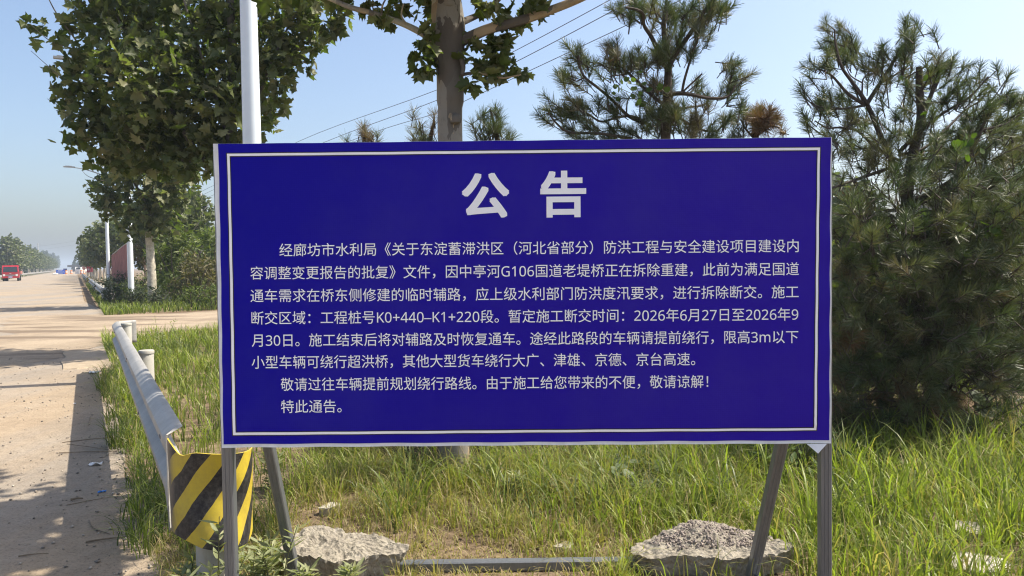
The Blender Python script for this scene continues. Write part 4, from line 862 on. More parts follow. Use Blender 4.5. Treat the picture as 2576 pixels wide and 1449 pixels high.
for pts, a, b in RB: limb(rpn.w, [c6(*p) for p in pts], a, b, 6, .1)
RB7 = [([(900, 660, 0), (1050, 680, -.3), (1150, 780, -.5), (1300, 820, -.6), (1500, 860, -.7), (1690, 940, -.8)], .022, .007), ([(1150, 790, -.5), (1050, 870, -.6), (950, 960, -.7)], .010, .005), ([(1155, 790, -.5), (1220, 920, -.6), (1265, 1000, -.7)], .010, .005), ([(890, 660, 0), (1050, 580, -.2), (1250, 540, -.3), (1500, 560, -.4), (1700, 530, -.5), (1960, 470, -.6)], .020, .007), ([(890, 680, 0), (1200, 640, -.1), (1450, 650, -.3), (1700, 620, -.4), (2000, 640, -.5)], .014, .006),
       ([(560, 330, -.3), (760, 340, -.2), (1000, 270, -.3), (1120, 180, -.3)], .014, .009), ([(1320, 380, -.5), (1500, 410, -.5), (1700, 380, -.6), (1850, 330, -.6)], .009, .004), ([(1100, 190, -.3), (1230, 220, -.4), (1330, 370, -.5)], .012, .006), ([(900, 1390, -.7), (760, 1310, -.8), (600, 1270, -.85), (440, 1230, -.9)], .010, .006), ([(900, 1395, -.7), (1050, 1500, -.7), (1190, 1680, -.6), (1250, 1800, -.4)], .010, .014), ([(905, 1390, -.7), (910, 1300, -.7), (985, 1225, -.7)], .007, .004), ([(900, 1400, -.7), (800, 1480, -.8)], .007, .005), ([(1190, 1680, -.6), (1050, 1780, -.7)], .006, .004), ([(1200, 1680, -.6), (1350, 1560, -.6), (1480, 1400, -.6), (1560, 1280, -.6)], .01, .005), ([(870, 840, 0), (700, 830, -.4), (520, 910, -.6), (300, 950, -.8), (110, 1010, -.9)], .012, .006), ([(860, 900, 0), (1000, 1000, -.4), (1140, 1035, -.6)], .010, .005), ([(1850, 1020, -.6), (2000, 1030, -.6), (2150, 1100, -.6)], .012, .006), ([(1620, 1900, -.5), (1800, 2010, -.6), (1970, 2080, -.6)], .01, .006), ([(1860, 2060, -.6), (1720, 2130, -.7), (1600, 2210, -.7)], .007, .004), ([(540, 2090, -.8), (740, 2110, -.8), (900, 2090, -.6)], .007, .006)]
for pts, a, b in RB7: limb(rpn.w, [c7(*p) for p in pts], a, b, 6, .12)
RT = [(340, 150, 5), (330, 230, 5), (320, 300, 5), (420, 210, 5), (440, 290, 6), (490, 290, 4), (380, 330, 5), (290, 330, 3), (270, 380, 3), (210, 380, 4), (270, 410, 3), (440, 400, 2), (800, 160, 5), (770, 220, 5), (740, 270, 4), (810, 250, 5), (700, 330, 5), (620, 295, 4), (560, 370, 4), (600, 400, 5), (640, 430, 4), (760, 330, 4), (740, 400, 4), (780, 390, 3), (560, 420, 3), (520, 390, 2), (930, 390, 6), (985, 400, 6), (860, 340, 4), (910, 460, 5), (970, 460, 4), (830, 520, 4), (1000, 380, 3), (1220, 455, 4), (1190, 470, 4), (1100, 470, 4), (1040, 520, 5), (1150, 560, 4), (1000, 560, 5), (1080, 590, 5), (960, 600, 4), (1260, 570, 6), (1310, 590, 6), (1190, 640, 6), (1250, 650, 5), (1400, 580, 6), (1430, 640, 6), (1360, 690, 6), (1110, 680, 6), (1250, 720, 5), (1320, 790, 5), (1150, 740, 5), (220, 590, 5), (300, 570, 5), (380, 580, 5), (270, 640, 4), (340, 620, 4), (240, 640, 3), (430, 690, 7), (400, 660, 4), (210, 690, 4), (270, 750, 4), (230, 740, 3), (540, 650, 4), (480, 540, 3), (660, 570, 4), (700, 650, 4), (740, 690, 4), (790, 610, 4), (750, 560, 3), (620, 720, 3), (640, 800, 4), (390, 840, 5), (430, 890, 5), (480, 780, 4), (540, 850, 3), (1000, 860, 5), (880, 850, 4), (900, 920, 5), (760, 970, 6), (1070, 780, 5), (1200, 850, 5), (1280, 880, 5), (1380, 870, 6), (1440, 780, 6), (1050, 900, 4), (800, 760, 5), (880, 700, 4), (850, 640, 4)]
for cx, cy, k in RT:
    d = ((cx - 800) / 1000, random.uniform(-.5, .2), .8); rpn.clump(c6(cx, cy, random.uniform(-.45, .45)), Vector(d).normalized(), k, .055, n=125, nl=.082, L=.13)
for cx, cy, k in ((650, 860, 6), (680, 990, 6), (600, 960, 4), (430, 1180, 6), (500, 1240, 5), (420, 700, 4)): rpn.clump(c6(cx, cy, -.4), U, k, .06, n=80, nl=.11, L=.11, tint=random.choice((.5, .62, .7)))
for cx, cy, k in ((1220, 1080, 5), (1000, 1130, 5), (880, 960, 5), (1570, 740, 5), (1640, 740, 4), (1400, 790, 4), (1560, 1180, 6), (1500, 1200, 4), (1800, 1180, 6), (1480, 1080, 4), (770, 1440, 4), (1780, 900, 4), (860, 1780, 5), (930, 1800, 4), (520, 1950, 4), (440, 250, 4), (1680, 1620, 5), (1640, 1700, 4), (1300, 1760, 3), (380, 1080, 4), (1100, 1230, 5), (1200, 1260, 4), (1900, 400, 5), (1800, 250, 5)):
    rpn.clump(c7(cx, cy, random.uniform(-1.0, -.7)), Vector((random.uniform(-.3, .6), -.3, .8)).normalized(), k, .05, n=80, nl=.10, L=.10, tint=random.choice((.12, .22, .3)))
for cx, cy, k in ((300, 880, 4), (330, 950, 4), (170, 1560, 6), (230, 1600, 5), (280, 1560, 3), (150, 2100, 4), (850, 2100, 5), (1000, 2200, 4), (1640, 1900, 4)):
    rpn.clump(c7(cx, cy, -.9), Vector((.3, -.4, -.2)).normalized(), k, .05, n=80, nl=.11, L=.10, tint=random.choice((.72, .85, .95)))
def dens(px, py):
    if py < 330: return 0
    if px < 2095 and py > 350: return .4
    if py < 480: return .35
    if py > 960 and px > 2360: return .18
    return 1
n_ = 0
while n_ < 1150:
    px = random.uniform(2060, 2680); py = random.uniform(330, 1085)
    if random.random() > dens(px, py): continue
    n_ += 1; Y = YR + random.uniform(-1.1, 1.3); lowp = (py - 400) / 700
    rpn.tuft(P(px, py, Y), tdir(((px - 2300) / 420, random.uniform(-.6, .3), .55 - .6 * lowp), .5), n=78, L=random.uniform(.08, .16), nl=.085, tint=min(1, max(.0, random.gauss(.20 + .12 * lowp, .15))))
for k in range(300):
    px = random.uniform(2340, 2640); py = random.uniform(max(250, 330 - (px - 2340) * .1), 640); rpn.tuft(P(px, py, YR + random.uniform(-.7, .9)), tdir(((px - 2300) / 420, random.uniform(-.5, .3), .7), .4), n=90, L=random.uniform(.10, .16), nl=.085, tint=min(1, max(0, random.gauss(.27, .15))))
for k in range(150):
    px = random.uniform(2100, 2620); py = random.uniform(520, 1090); rpn.clump(P(px, py, YR - random.uniform(.7, 1.25)), tdir(((px - 2300) / 420, -.45, .7), .3), 2, .05, n=120, nl=.085, L=.12, tint=min(1, max(0, random.gauss(.30, .14))))
for k in range(90):
    px = random.uniform(2100, 2420); py = random.uniform(1000, 1110); rpn.tuft(P(px, py, YR - random.uniform(.2, .9)), tdir((random.uniform(-.5, .5), -.4, .2), .5), n=90, L=.13, nl=.09, tint=min(1, max(0, random.gauss(.5, .2))))
for k in range(260):
    t = random.random(); a = P(2385 - 95 * t, 1020 - 480 * t, YR); e = P(random.uniform(2080, 2660), random.uniform(430, 1090), YR + random.uniform(-.95, 1.0))
    limb(rpn.w, [a, (a * .5 + e * .5) + Vector((random.gauss(0, .06), random.gauss(0, .06), random.uniform(-.1, .12))), e], random.uniform(.006, .013), .0035, 5)
rpn.done()
# --- small pines peeking over the board
def c4(cx, cy, Y): return P(754.8 + .3418 * cx, .3418 * cy, Y)
def small_pine(px, Y, tips, label, brown=.2, body=120, spread=110, top=380):
    s = Pine('pine_tree', P(px, 1000, Y), label, 'pines behind the board'); b = P(px, 1000, Y); b.z = -.05
    tops = [c4(x, y, Y) for x, y, k, t in tips]; hi = max(tops, key=lambda p: p.z); limb(s.w, [b, P(px + 5, 700, Y), P(px, top + 30, Y), hi], .05, .008, 8)
    for (x, y, k, t), p in zip(tips, tops):
        limb(s.w, [P(px, top + 90, Y), (P(px, top + 40, Y) + p) / 2 + Vector((0, 0, -.03)), p], .012, .005, 5); s.clump(p, U, k, .05, n=80, nl=.10, L=.10, tint=t)
    for k in range(body):
        py = random.uniform(top, 1080); sp = spread * (.3 + .7 * (py - top) / 700); s.tuft(P(px + random.uniform(-sp, sp), py, Y + random.uniform(-.6, .6)), tdir((random.uniform(-.6, .6), random.uniform(-.5, .5), .5), .4), n=80, nl=.11, L=.16, tint=min(1, max(0, random.gauss(.3 + brown * .4, .15))))
    s.done()
small_pine(1262, 6.9, ((1400, 800, 4, .12), (1440, 840, 4, .2), (1420, 900, 5, .15), (1350, 910, 5, .2), (1380, 980, 5, .2), (1480, 980, 5, .25), (1560, 1010, 4, .2), (1310, 980, 4, .45), (1330, 1010, 4, .2), (1460, 1020, 4, .2)), 'pine whose green top shows just right of the plane trunk above the board', .2)
small_pine(1075, 7.2, ((990, 860, 3, .85), (990, 890, 2, .7), (880, 895, 3, .55), (900, 910, 2, .5), (940, 1010, 3, .3), (960, 1030, 3, .2), (830, 1000, 3, .6), (825, 1030, 2, .5)), 'thin browning pine with bare twigs just left of the plane trunk', .7, 90)
small_pine(915, 7.4, ((470, 1010, 3, .7), (430, 1005, 2, .4), (540, 990, 3, .75), (500, 1030, 4, .65), (545, 1020, 3, .45), (420, 1030, 2, .3)), 'small browning pine tip showing above the left half of the board', .7, 90, top=420)
bp_ = Pine('pine_tree', P(1925, 1000, 6.8), 'dead rusty brown pine top between the middle and right pines', 'pines behind the board'); b = P(1925, 1000, 6.8); b.z = -.05
limb(bp_.w, [b, P(1915, 700, 6.8), P(1900, 345, 6.8), m5(2160, 1120, .5), m5(2160, 1090, .5)], .05, .01, 8)
for pts in ([(2150, 1300), (2060, 1200), (2020, 1120)], [(2160, 1280), (2300, 1180), (2390, 1150)], [(2160, 1250), (2180, 1100), (2250, 1000)]): limb(bp_.w, [m5(x, y, .5) for x, y in pts], .012, .005, 5)
for k in range(46):
    a = random.uniform(0, 6.28); r = 115 * math.sqrt(random.random()); x, y = 2235 + r * math.cos(a), 1125 + r * 1.15 * math.sin(a); bp_.tuft(m5(x, y, .5 + random.uniform(-.25, .25)), tdir((math.cos(a), -.1, .5 - math.sin(a) * .8), .35), n=80, nl=.085, L=.10, tint=random.uniform(.78, .98))
for x, y, t in ((2020, 1120, .5), (2000, 1130, .3), (2040, 1100, .6), (2030, 1200, .45), (2010, 1230, .4), (2100, 1040, .8), (2390, 1180, .8)): bp_.clump(m5(x, y, .5), U, 3, .04, n=80, nl=.09, L=.1, tint=t)
for k in range(120): bp_.tuft(P(random.uniform(1830, 2060), random.uniform(370, 1080), 6.8 + random.uniform(-.6, .6)), tdir((0, -.2, .4), .6), n=80, nl=.1, L=.16, tint=random.uniform(.4, .95))
bp_.done()
# vine leaves climbing in the pines
def vine(name, pts, label, size=.045):
    pos = []; 
    for p, n, r in pts:
        for k in range(n): pos.append(np.array(p) + rng.normal(size=3) * r)
    pos = np.array(pos); n = len(pos); nrm = rng.normal(size=(n, 3)) * .6 + np.array((.2, -.7, .3)); tip = rng.normal(size=(n, 3)) * .4 + np.array((0, 0, -1))
    V, F = leaves(T_ROUND, pos, nrm, tip, size * (.7 + .6 * rng.random(n))); root = empty(name, pts[0][0], label, 'climbing plant', 'vine leaves in the pines')
    build_np('foliage', V, F, M['vine'], root); mb = MB()
    limb(mb, [Vector(p) for p, n, r in pts], .003, .002, 4); mb.build('stem', M['stem'], root)
vine('vine', [(m5(1060, 740, -.35), 5, .05), (m5(950, 790, -.35), 7, .05), (m5(1040, 890, -.35), 5, .05), (m5(870, 820, -.35), 3, .03), (m5(1130, 970, -.3), 3, .05), (m5(1250, 800, -.3), 3, .04)], 'bright vine leaves climbing the middle pine')
vine('vine', [(c6(1110, 830, -.7), 6, .05), (c6(1130, 800, -.7), 4, .05), (c6(1090, 850, -.7), 3, .04)], 'yellow green vine leaves high in the right pine', .065)
vine('vine', [(c6(840, 520, -.5), 4, .05), (c6(750, 460, -.4), 2, .03), (c6(880, 640, -.4), 3, .04)], 'vine leaves around the sawn top of the right pine trunk', .05)
vine('vine', [(c6(1260, 1310, -.9), 5, .05), (c7(1880, 580, -.9), 5, .05), (c7(1660, 500, -.9), 3, .04)], 'pale vine leaves low on the right side of the right pine', .06)

# ------------------------------------------------------------------ utility poles and wires
def upole(loc, h, label, r=.12, arm=1.5, ang=0.2, group='utility poles'):
    root = empty('utility_pole', loc, label, 'utility pole', group); b = Vector(loc)
    mb = MB(); mb.lathe(b, [(r * 1.3, 0), (r, h * .5), (r * .7, h)], 12); mb.build('pole', M['concpole'], root, smooth=True)
    ax = Vector((math.cos(ang), math.sin(ang), 0)); ay = Vector((-math.sin(ang), math.cos(ang), 0)); Z = Vector((0, 0, 1))
    mb = MB(); mb.box(b + Z * (h - .75), (arm, .08, .10), (ax, ay, Z)); mb.bar(b + Z * (h - 1.5), b + ax * arm * .42 + Z * (h - .8), .05, .05, ay); mb.build('crossarm', M['concpole'], root)
    for t in (-.46, .46, 0):
        mb = MB(); zz = h - .70 if t else h; mb.lathe(b + ax * arm * t + Z * zz, [(.05, 0), (.06, .1), (.035, .14), (.05, .22), (.02, .26)], 8); mb.build('insulator', M['white'], root)
    return root
A0 = P(511, 700, 60); A0.z = 0; up1 = upole(A0, P(503, 488, 60).z, 'concrete utility pole with crossarm beside the left edge of the board')
B0 = Vector((8.6, 10.6, 0))
def onplan(px, py, off):                         # where a sight line meets the wire's vertical plane
    d = (B0 - A0); d.z = 0; n = Vector((-d.y, d.x, 0)).normalized(); a = A0 + n * off; r = ray(px, py)
    # solve r.xy*t = a.xy + d.xy*k
    det = r.x * (-d.y) + r.y * d.x; t = (a.x * (-d.y) + a.y * d.x) / det
    return Vector((0, 0, EYE)) + r * t
for i, (off, start, pts, lab) in enumerate(((0.0, (503, 483), [(538, 466), (755, 354), (1097, 227), (1278, 137), (1534, 0), (1790, -145), (2050, -300)], 'upper overhead wire crossing the sky behind the plane trunk'),
                           (-.55, (494, 500), [(538, 477), (818, 357), (1097, 253), (1295, 157), (1555, 20), (1790, -110), (2050, -260)], 'middle overhead wire crossing the sky behind the plane trunk'),
                           (.55, (514, 500), [(538, 490), (874, 357), (1097, 285), (1165, 256), (1609, 48), (1713, 0), (2050, -160)], 'lowest overhead wire crossing the sky behind the plane trunk'))):
    q = [onplan(*start, off)] + [onplan(x, y, off) for x, y in pts]
    mb = MB(); q = catmull(q, 6); mb.tube(q, .011, 5); tag(mb.build('overhead_wire', M['wire'], base=q[0]), lab, 'wire', 'overhead wires')
p = P(98, 690, 480); p.z = 0; up2 = upole(p, P(97, 611, 480).z, 'faint far utility pole above the left poplars', .3, 5, .2)
for off, y0, y1, lab in ((0, 619, 601, 'upper faint wire far away over the left poplars'), (1, 628, 610, 'lower faint wire far away over the left poplars')):
    mb = MB(); q = [P(-40, y0 + 7, 500), P(98, y0, 480), P(205, y1 + 4, 440), P(330, y1 - 6, 380)]; mb.tube(catmull(q, 4), .035, 4); tag(mb.build('overhead_wire', M['wire'], base=q[0]), lab, 'wire', 'overhead wires')

# ------------------------------------------------------------------ brown red sheet fence
fe = empty('sheet_fence', W(50, 3.2), 'brown red corrugated sheet fence between two white lamp poles', 'fence')
n = 100; fr = []; bk = []
for i in range(n + 1):
    s = 49.5 + 26 * i / n; off = .05 * math.sin(i * 2.4); zt = 3.05 - .016 * (s - 49) + .08 * math.sin(s * .35)
    fr.append((W(s, 2.8 + off, 0), W(s, 2.8 + off, zt))); bk.append((W(s, 2.83 + off, 0), W(s, 2.83 + off, zt)))
mb = MB(); mb.grid([[a for a, b in fr], [b for a, b in fr]]); mb.grid([[a for a, b in reversed(bk)], [b for a, b in reversed(bk)]]); mb.grid([[b for a, b in fr], [b for a, b in bk]]); mb.grid([list(fr[0]), list(bk[0])])
mb.build('sheet', M['rust'], fe)
mb = MB(); mb.bar(W(49.4, 2.8, 3.10), W(75.6, 2.8, 2.68), .08, .06, NU); mb.build('top_rail', M['concpole'], fe)
mb = MB(); mb.bar(W(49.45, 2.8, 0), W(49.45, 2.8, 3.05), .1, .1, NU); mb.build('post', simple('rusty_post', (.22, .15, .07), .7), fe)

# ------------------------------------------------------------------ red truck
def truck():
    c = P(28, 703, 99); c.z = 0
    root = empty('light_truck', c, 'small red flatbed truck driving towards us on the left', 'truck'); f = -SU; r_ = NU; Z = Vector((0, 0, 1)); ax = (r_, f, Z)
    def at(x, y, z): return c + r_ * x + f * y + Z * z
    mb = MB()                                    # cab: side profile extruded across
    prof = [(.95, .45), (.98, 1.15), (.80, 1.95), (.62, 2.06), (-.75, 2.06), (-.80, .45)]
    L = [at(-.93 + (.06 if z > 1.2 else 0), y, z) for y, z in prof]; Rr = [at(.93 - (.06 if z > 1.2 else 0), y, z) for y, z in prof]; n = len(prof)
    mb.add(L + Rr, [tuple(range(n)), tuple(range(n, 2 * n))[::-1]] + [(i, n + i, n + (i + 1) % n, (i + 1) % n) for i in range(n)]); cab = mb.build('cab', M['red'], root)
    mb = MB(); mb.add([at(-.80, .985, 1.2), at(.80, .985, 1.2), at(.74, .825, 1.9), at(-.74, .825, 1.9), at(-.80, .96, 1.2), at(.80, .96, 1.2), at(.74, .80, 1.9), at(-.74, .80, 1.9)], [(0, 1, 2, 3), (4, 7, 6, 5), (0, 4, 5, 1), (1, 5, 6, 2), (2, 6, 7, 3), (3, 7, 4, 0)]); mb.build('windscreen', M['glass'], cab)
    for sx in (-1, 1):
        mb = MB(); mb.box(at(sx * .875, .15, 1.55), (.03, .95, .5), ax); mb.build('side_window', M['glass'], cab)
        mb = MB(); mb.box(at(sx * .70, .98, .80), (.26, .06, .28), ax); mb.build('headlight', M['lamp'], cab)
        mb = MB(); mb.box(at(sx * 1.05, .80, 1.62), (.12, .06, .38), ax); mb.bar(at(sx * .88, .75, 1.8), at(sx * 1.05, .8, 1.8), .03, .03, Z); mb.build('mirror', M['black'], cab)
    mb = MB(); mb.box(at(0, .985, .78), (1.06, .04, .18), ax); mb.build('grille', M['greymetal'], cab)
    mb = MB(); mb.box(at(0, .97, 1.03), (.2, .05, .05), ax); mb.build('badge', M['lamp'], cab)
    mb = MB(); mb.box(at(0, 1.0, .52), (1.84, .14, .22), ax); bp = mb.build('bumper', M['red'], cab)
    mb = MB(); mb.box(at(0, 1.08, .55), (.44, .02, .14), ax); mb.build('number_plate', simple('plate', (.45, .5, .72), .5), bp)
    mb = MB(); mb.box(at(0, -.95, 1.25), (1.9, .06, 1.75), ax); mb.build('headboard', M['black'], root)
    mb = MB(); mb.box(at(0, -2.9, .85), (1.9, 3.9, .12), ax); bed = mb.build('bed', M['greymetal'], root)
    for sx in (-1, 1):
        mb = MB(); mb.box(at(sx * 1.0, -2.9, 1.12), (.05, 3.9, .42), ax); mb.build('bed_side', M['bedred'], bed)
    mb = MB(); mb.box(at(0, -2.2, .6), (.8, 5.2, .18), ax); mb.build('chassis', M['black'], root)
    for sx in (-1, 1):
        for y in (.25, -3.3):
            mb = MB(); k = 18; vs = []; w_ = .22 if y > 0 else .4
            for x in (-w_ / 2, w_ / 2): vs += [at(sx * (.80 if y > 0 else .72) + x, y + .37 * math.cos(6.2832 * i / k), .37 + .37 * math.sin(6.2832 * i / k)) for i in range(k)]
            mb.add(vs, [tuple(range(k)), tuple(range(k, 2 * k))[::-1]] + [(i, (i + 1) % k, k + (i + 1) % k, k + i) for i in range(k)]); wl = mb.build('wheel', M['black'], root)
            mb = MB(); mb.box(at(sx * .92, y, .37), (.03, .28, .28), ax); mb.build('rim', M['greymetal'], wl)
truck()

# ------------------------------------------------------------------ closure signs and barrels down the road
def panel_sign(px0, px1, py0, py1, Y, mat, label, name='road_sign', rows=None, rmat=None, cat='sign', group=None):
    a = P(px0, py1, Y); b = P(px1, py0, Y); c = (a + b) / 2; root = empty(name, (c.x, c.y, 0), label, cat, group); wd, h = b.x - a.x, b.z - a.z
    mb = MB(); mb.box(c, (wd, .06, h)); pn = mb.build('panel', mat, root)
    for x in (a.x + wd * .08, b.x - wd * .08):
        mb = MB(); mb.bar((x, c.y + .06, 0), (x, c.y + .06, b.z), .06, .06); mb.build('leg', M['greymetal'], root)
    for fy, x0, x1, hh in rows or []:
        mb = MB(); k = max(1, int((x1 - x0) * 8)); st_ = wd * (x1 - x0) / k
        for i in range(k): mb.box((a.x + wd * x0 + (i + .5) * st_, c.y - .034, a.z + h * fy), (st_ * .7, .012, h * hh))
        mb.build('lettering_row', rmat, pn)
    return root
panel_sign(141.5, 162.5, 678.6, 689.6, 215, M['signblue'], 'bright blue notice panel with rows of white lettering on the road', rows=[(.8, .25, .75, .16), (.5, .08, .92, .16), (.2, .25, .75, .16)], rmat=M['print'])
panel_sign(159.5, 168.5, 675.5, 684, 224, M['navy'], 'dark navy panel standing behind the bright blue notice panel')
panel_sign(189.4, 200, 677.5, 688.8, 225, M['white'], 'white notice panel with dark lettering near the road end', rows=[(.35, .2, .7, .06), (.6, .4, .6, .06)], rmat=M['navy'])
panel_sign(218.5, 227.5, 670, 685.5, 106, M['signred'], 'red upright sign with pale marks beside the far trunks', rows=[(.5, .25, .75, .3)], rmat=M['white'])
panel_sign(229, 233, 673, 684, 112, M['signred'], 'narrow red sign between two white trunks', rows=None)
panel_sign(70.5, 76, 673.5, 680.5, 330, M['stone'], 'small pinkish sign by the left guardrail')
def barrel(px, Y, label, sc=1.0):
    p = P(px, 690, Y); root = empty('traffic_barrel', (p.x, p.y, 0), label, 'barrel', 'orange barrels at the road closure')
    mb = MB(); mb.lathe((p.x, p.y, 0), [(.36 * sc, 0), (.36 * sc, .06), (.30 * sc, .08), (.27 * sc, .5 * sc), (.24 * sc, .95 * sc), (.1, 1.0 * sc)], 14); b = mb.build('body', M['orange'], root, smooth=True)
    for z in (.3, .62):
        mb = MB(); mb.lathe((p.x, p.y, 0), [(.295 * sc, z * sc), (.285 * sc, (z + .13) * sc)], 14); mb.build('reflective_band', M['white'], b)
for px, Y, lab, sc in ((205, 205, 'orange barrel just right of the white notice panel', 1.15), (211, 215, 'orange barrel nearest the right verge at the closure', 1.0), (166.5, 220, 'orange barrel right of the bright blue notice panel', 1.1), (163.5, 228, 'orange barrel below the navy panel', 1.0), (179.5, 235, 'lone orange barrel in the middle of the closed road', 1.1)): barrel(px, Y, lab, sc)
p = P(211, 677, 232); root = empty('round_sign', (p.x, p.y, 0), 'round reddish sign above the orange barrels by the right verge', 'sign'); mb = MB(); k = 20; c = Vector((p.x, p.y, 1.75))
for y in (-.03, .03): mb.v += [tuple(c + Vector((.55 * math.cos(6.2832 * i / k), y, .7 * math.sin(6.2832 * i / k)))) for i in range(k)]
mb.f = [tuple(range(k)), tuple(range(k, 2 * k))[::-1]] + [(i, (i + 1) % k, k + (i + 1) % k, k + i) for i in range(k)]; mb.build('disc', simple('faded_orange', (.45, .17, .11), .6), root)
mb = MB(); mb.bar((c.x, c.y + .06, 0), (c.x, c.y + .06, 1.4), .08, .08); mb.build('post', M['greymetal'], root)
p = P(139.5, 690, 213); tag(chunk('sandbag_heap', (p.x, p.y, 0), .8, .6, lambda t: 1, lambda u, v: .42 * (1 - .6 * (u * u + v * v)), 'pale sandbag heap at the left foot of the bright blue panel', M['wallwhite'], 5.5, cat='sandbag', na=40))
p = P(205, 675, 300); root = empty('white_van', (p.x, p.y, 0), 'white van half hidden behind the white notice panel', 'van'); mb = MB(); mb.box((p.x, p.y, 1.3), (1.9, 4.6, 1.5)); mb.box((p.x, p.y, .75), (1.96, 4.9, .6)); vb = mb.build('body', M['wallwhite'], root)
mb = MB(); mb.box((p.x, p.y - 2.33, 1.6), (1.6, .06, .6)); mb.build('windscreen', M['glass'], vb)
for sx in (-.8, .8):
    mb = MB(); mb.box((p.x + sx, p.y - 1.6, .33), (.22, .62, .62)); mb.build('wheel', M['black'], root)
a, b = P(183, 675, 400), P(214, 671, 400); root = empty('footbridge', ((a.x + b.x) / 2, 400, 0), 'hazy dark bridge spanning the far end of the road', 'bridge')
mb = MB(); mb.box(((a.x + b.x) / 2, 400, 3.0), (b.x - a.x + 4, 3, 1.1)); mb.build('deck', M['darkgrey'], root)
for t in (.08, .5, .92):
    mb = MB(); mb.box((a.x + (b.x - a.x) * t, 400, 1.25), (.7, 1.2, 2.5)); mb.build('pier', M['darkgrey'], root)
for px0, px1, py, Y, lab in ((186, 196, 669, 470, 'low hazy white building left of the far round tree'), (197, 212, 668, 480, 'low hazy white building below the far round tree')):
    a, b = P(px0, py, Y), P(px1, py, Y); root = empty('building', ((a.x + b.x) / 2, Y, 0), lab, 'building', 'hazy buildings at the road end'); mb = MB(); mb.box(((a.x + b.x) / 2, Y, a.z / 2), (b.x - a.x, 6, a.z)); mb.build('wall', M['wallwhite'], root)
    mb = MB(); mb.box(((a.x + b.x) / 2, Y, a.z + .1), (b.x - a.x + .5, 6.6, .2)); mb.build('roof', M['darkgrey'], root)
    for k in range(3):
        mb = MB(); mb.box((a.x + (b.x - a.x) * (.2 + .3 * k), Y - 3.01, a.z * .55), (.8, .05, .9)); mb.build('window', M['glass'], root)
# pale shed glimpsed through the right pine
a, b = P(2440, 484, 26), P(2650, 500, 26); root = empty('shed', ((a.x + b.x) / 2, 26, 0), 'pale flat roofed shed glimpsed through the right pine', 'building'); mb = MB(); mb.box(((a.x + b.x) / 2, 28, a.z / 2), (b.x - a.x, 4, a.z)); mb.build('wall', M['wallwhite'], root)
mb = MB(); mb.box(((a.x + b.x) / 2, 28, a.z + .08), (b.x - a.x + .4, 4.4, .16)); mb.build('roof', M['darkgrey'], root)

# ------------------------------------------------------------------ grass
def sl_(X, Y): return -math.sin(RA) * X + math.cos(RA) * Y, math.cos(RA) * X + math.sin(RA) * Y
def blades(X, Y, h, w_, tint, bend, seg=4, az=None):
    n = len(X); az = rng.random(n) * 6.283 if az is None else az; face = az + np.pi / 2 + rng.normal(size=n) * .5
    ld = np.stack([np.cos(az), np.sin(az), np.zeros(n)], 1); wd = np.stack([np.cos(face), np.sin(face), np.zeros(n)], 1)
    rows = []
    for i in range(seg + 1):
        t = i / seg; z = h * (t - .38 * bend * t * t * t - .12 * t * t * bend); lat = h * bend * (0.15 * t + .65 * t * t * (.5 + .5 * t)); wdt = w_ * (1 - t) ** .6 * (.75 + .5 * t) * .5
        c_ = np.stack([X, Y, np.zeros(n) - .004], 1) + ld * lat[:, None] + np.array((0, 0, 1)) * z[:, None]
        if i < seg: rows += [c_ - wd * wdt[:, None], c_ + wd * wdt[:, None]]
        else: rows.append(c_)
    k = len(rows); V = np.stack(rows, 1).reshape(-1, 3); f = []
    for i in range(seg - 1): f += [(2 * i, 2 * i + 1, 2 * i + 3), (2 * i, 2 * i + 3, 2 * i + 2)]
    f.append((2 * seg - 2, 2 * seg - 1, 2 * seg)); f = np.array(f)
    return V, (f[None] + (np.arange(n) * k)[:, None, None]).reshape(-1, 3), np.repeat(tint, k)
def fbm(X, Y, k, o=0.0): return np.array([noise.noise(Vector((x * k + o, y * k, o))) for x, y in zip(X, Y)])
class Tuss:
    """blades in tussocks: positions, outward lean and a random value per tussock"""
    def __init__(s, n, x0, x1, y0, y1, c, r=.03):
        m_ = max(1, n // c); cx, cy = x0 + (x1 - x0) * rng.random(m_), y0 + (y1 - y0) * rng.random(m_); rr = r * (.5 + rng.random(m_) * 1.2)
        dx, dy = rng.normal(size=(2, m_, c)) * rr[None, :, None]
        s.X = (cx[:, None] + dx).ravel(); s.Y = (cy[:, None] + dy).ravel(); s.az = np.arctan2(dy, dx).ravel() + rng.normal(size=m_ * c) * .7; s.cr = np.repeat(rng.random(m_), c); s.r = rng.random(m_ * c)
    def cut(s, k):
        for a in ('X', 'Y', 'az', 'cr', 'r'): setattr(s, a, getattr(s, a)[k])
        return s
    @property
    def n(s): return len(s.X)
    def px(s): return s.X / s.Y * FPX + 1288
def keep(X, Y):
    s, l = sl_(X, Y)
    k = (l > .30) & ~((s > 17.6 + .2 * l) & (s < 27.0 + .1 * l))
    k &= ~((np.abs(X + .865) < .25) & (np.abs(Y - 3.63) < .14)) & ~((np.abs(X - .965) < .33) & (np.abs(Y - 3.62) < .15)) & ~((Y > 3.565) & (Y < 3.635) & (X > -.7) & (X < .7))
    k &= ~((X > -1.12) & (X < -.6) & (Y < 3.6) & (rng.random(len(X)) < .93)) & ~((X > .56) & (X < 1.3) & (Y < 3.6) & (rng.random(len(X)) < .85))
    k &= np.hypot(X + 1.31, Y - 3.4) > .10
    for px, py, r in ((2452, 1432, .13), (2432, 1348, .08)):
        g = G(px, py); k &= np.hypot(X - g.x, Y - g.y) > r
    return k
def lawn(name, parts, label):
    Vs, Fs, Ts = [], [], []; off = 0
    for V, F, T in parts: Vs.append(V); Fs.append(F + off); Ts.append(T); off += len(V)
    o = build_np(name, np.concatenate(Vs), np.concatenate(Fs), M['grass'], tint=np.concatenate(Ts)); return tag(o, label, 'grass', kind='stuff')
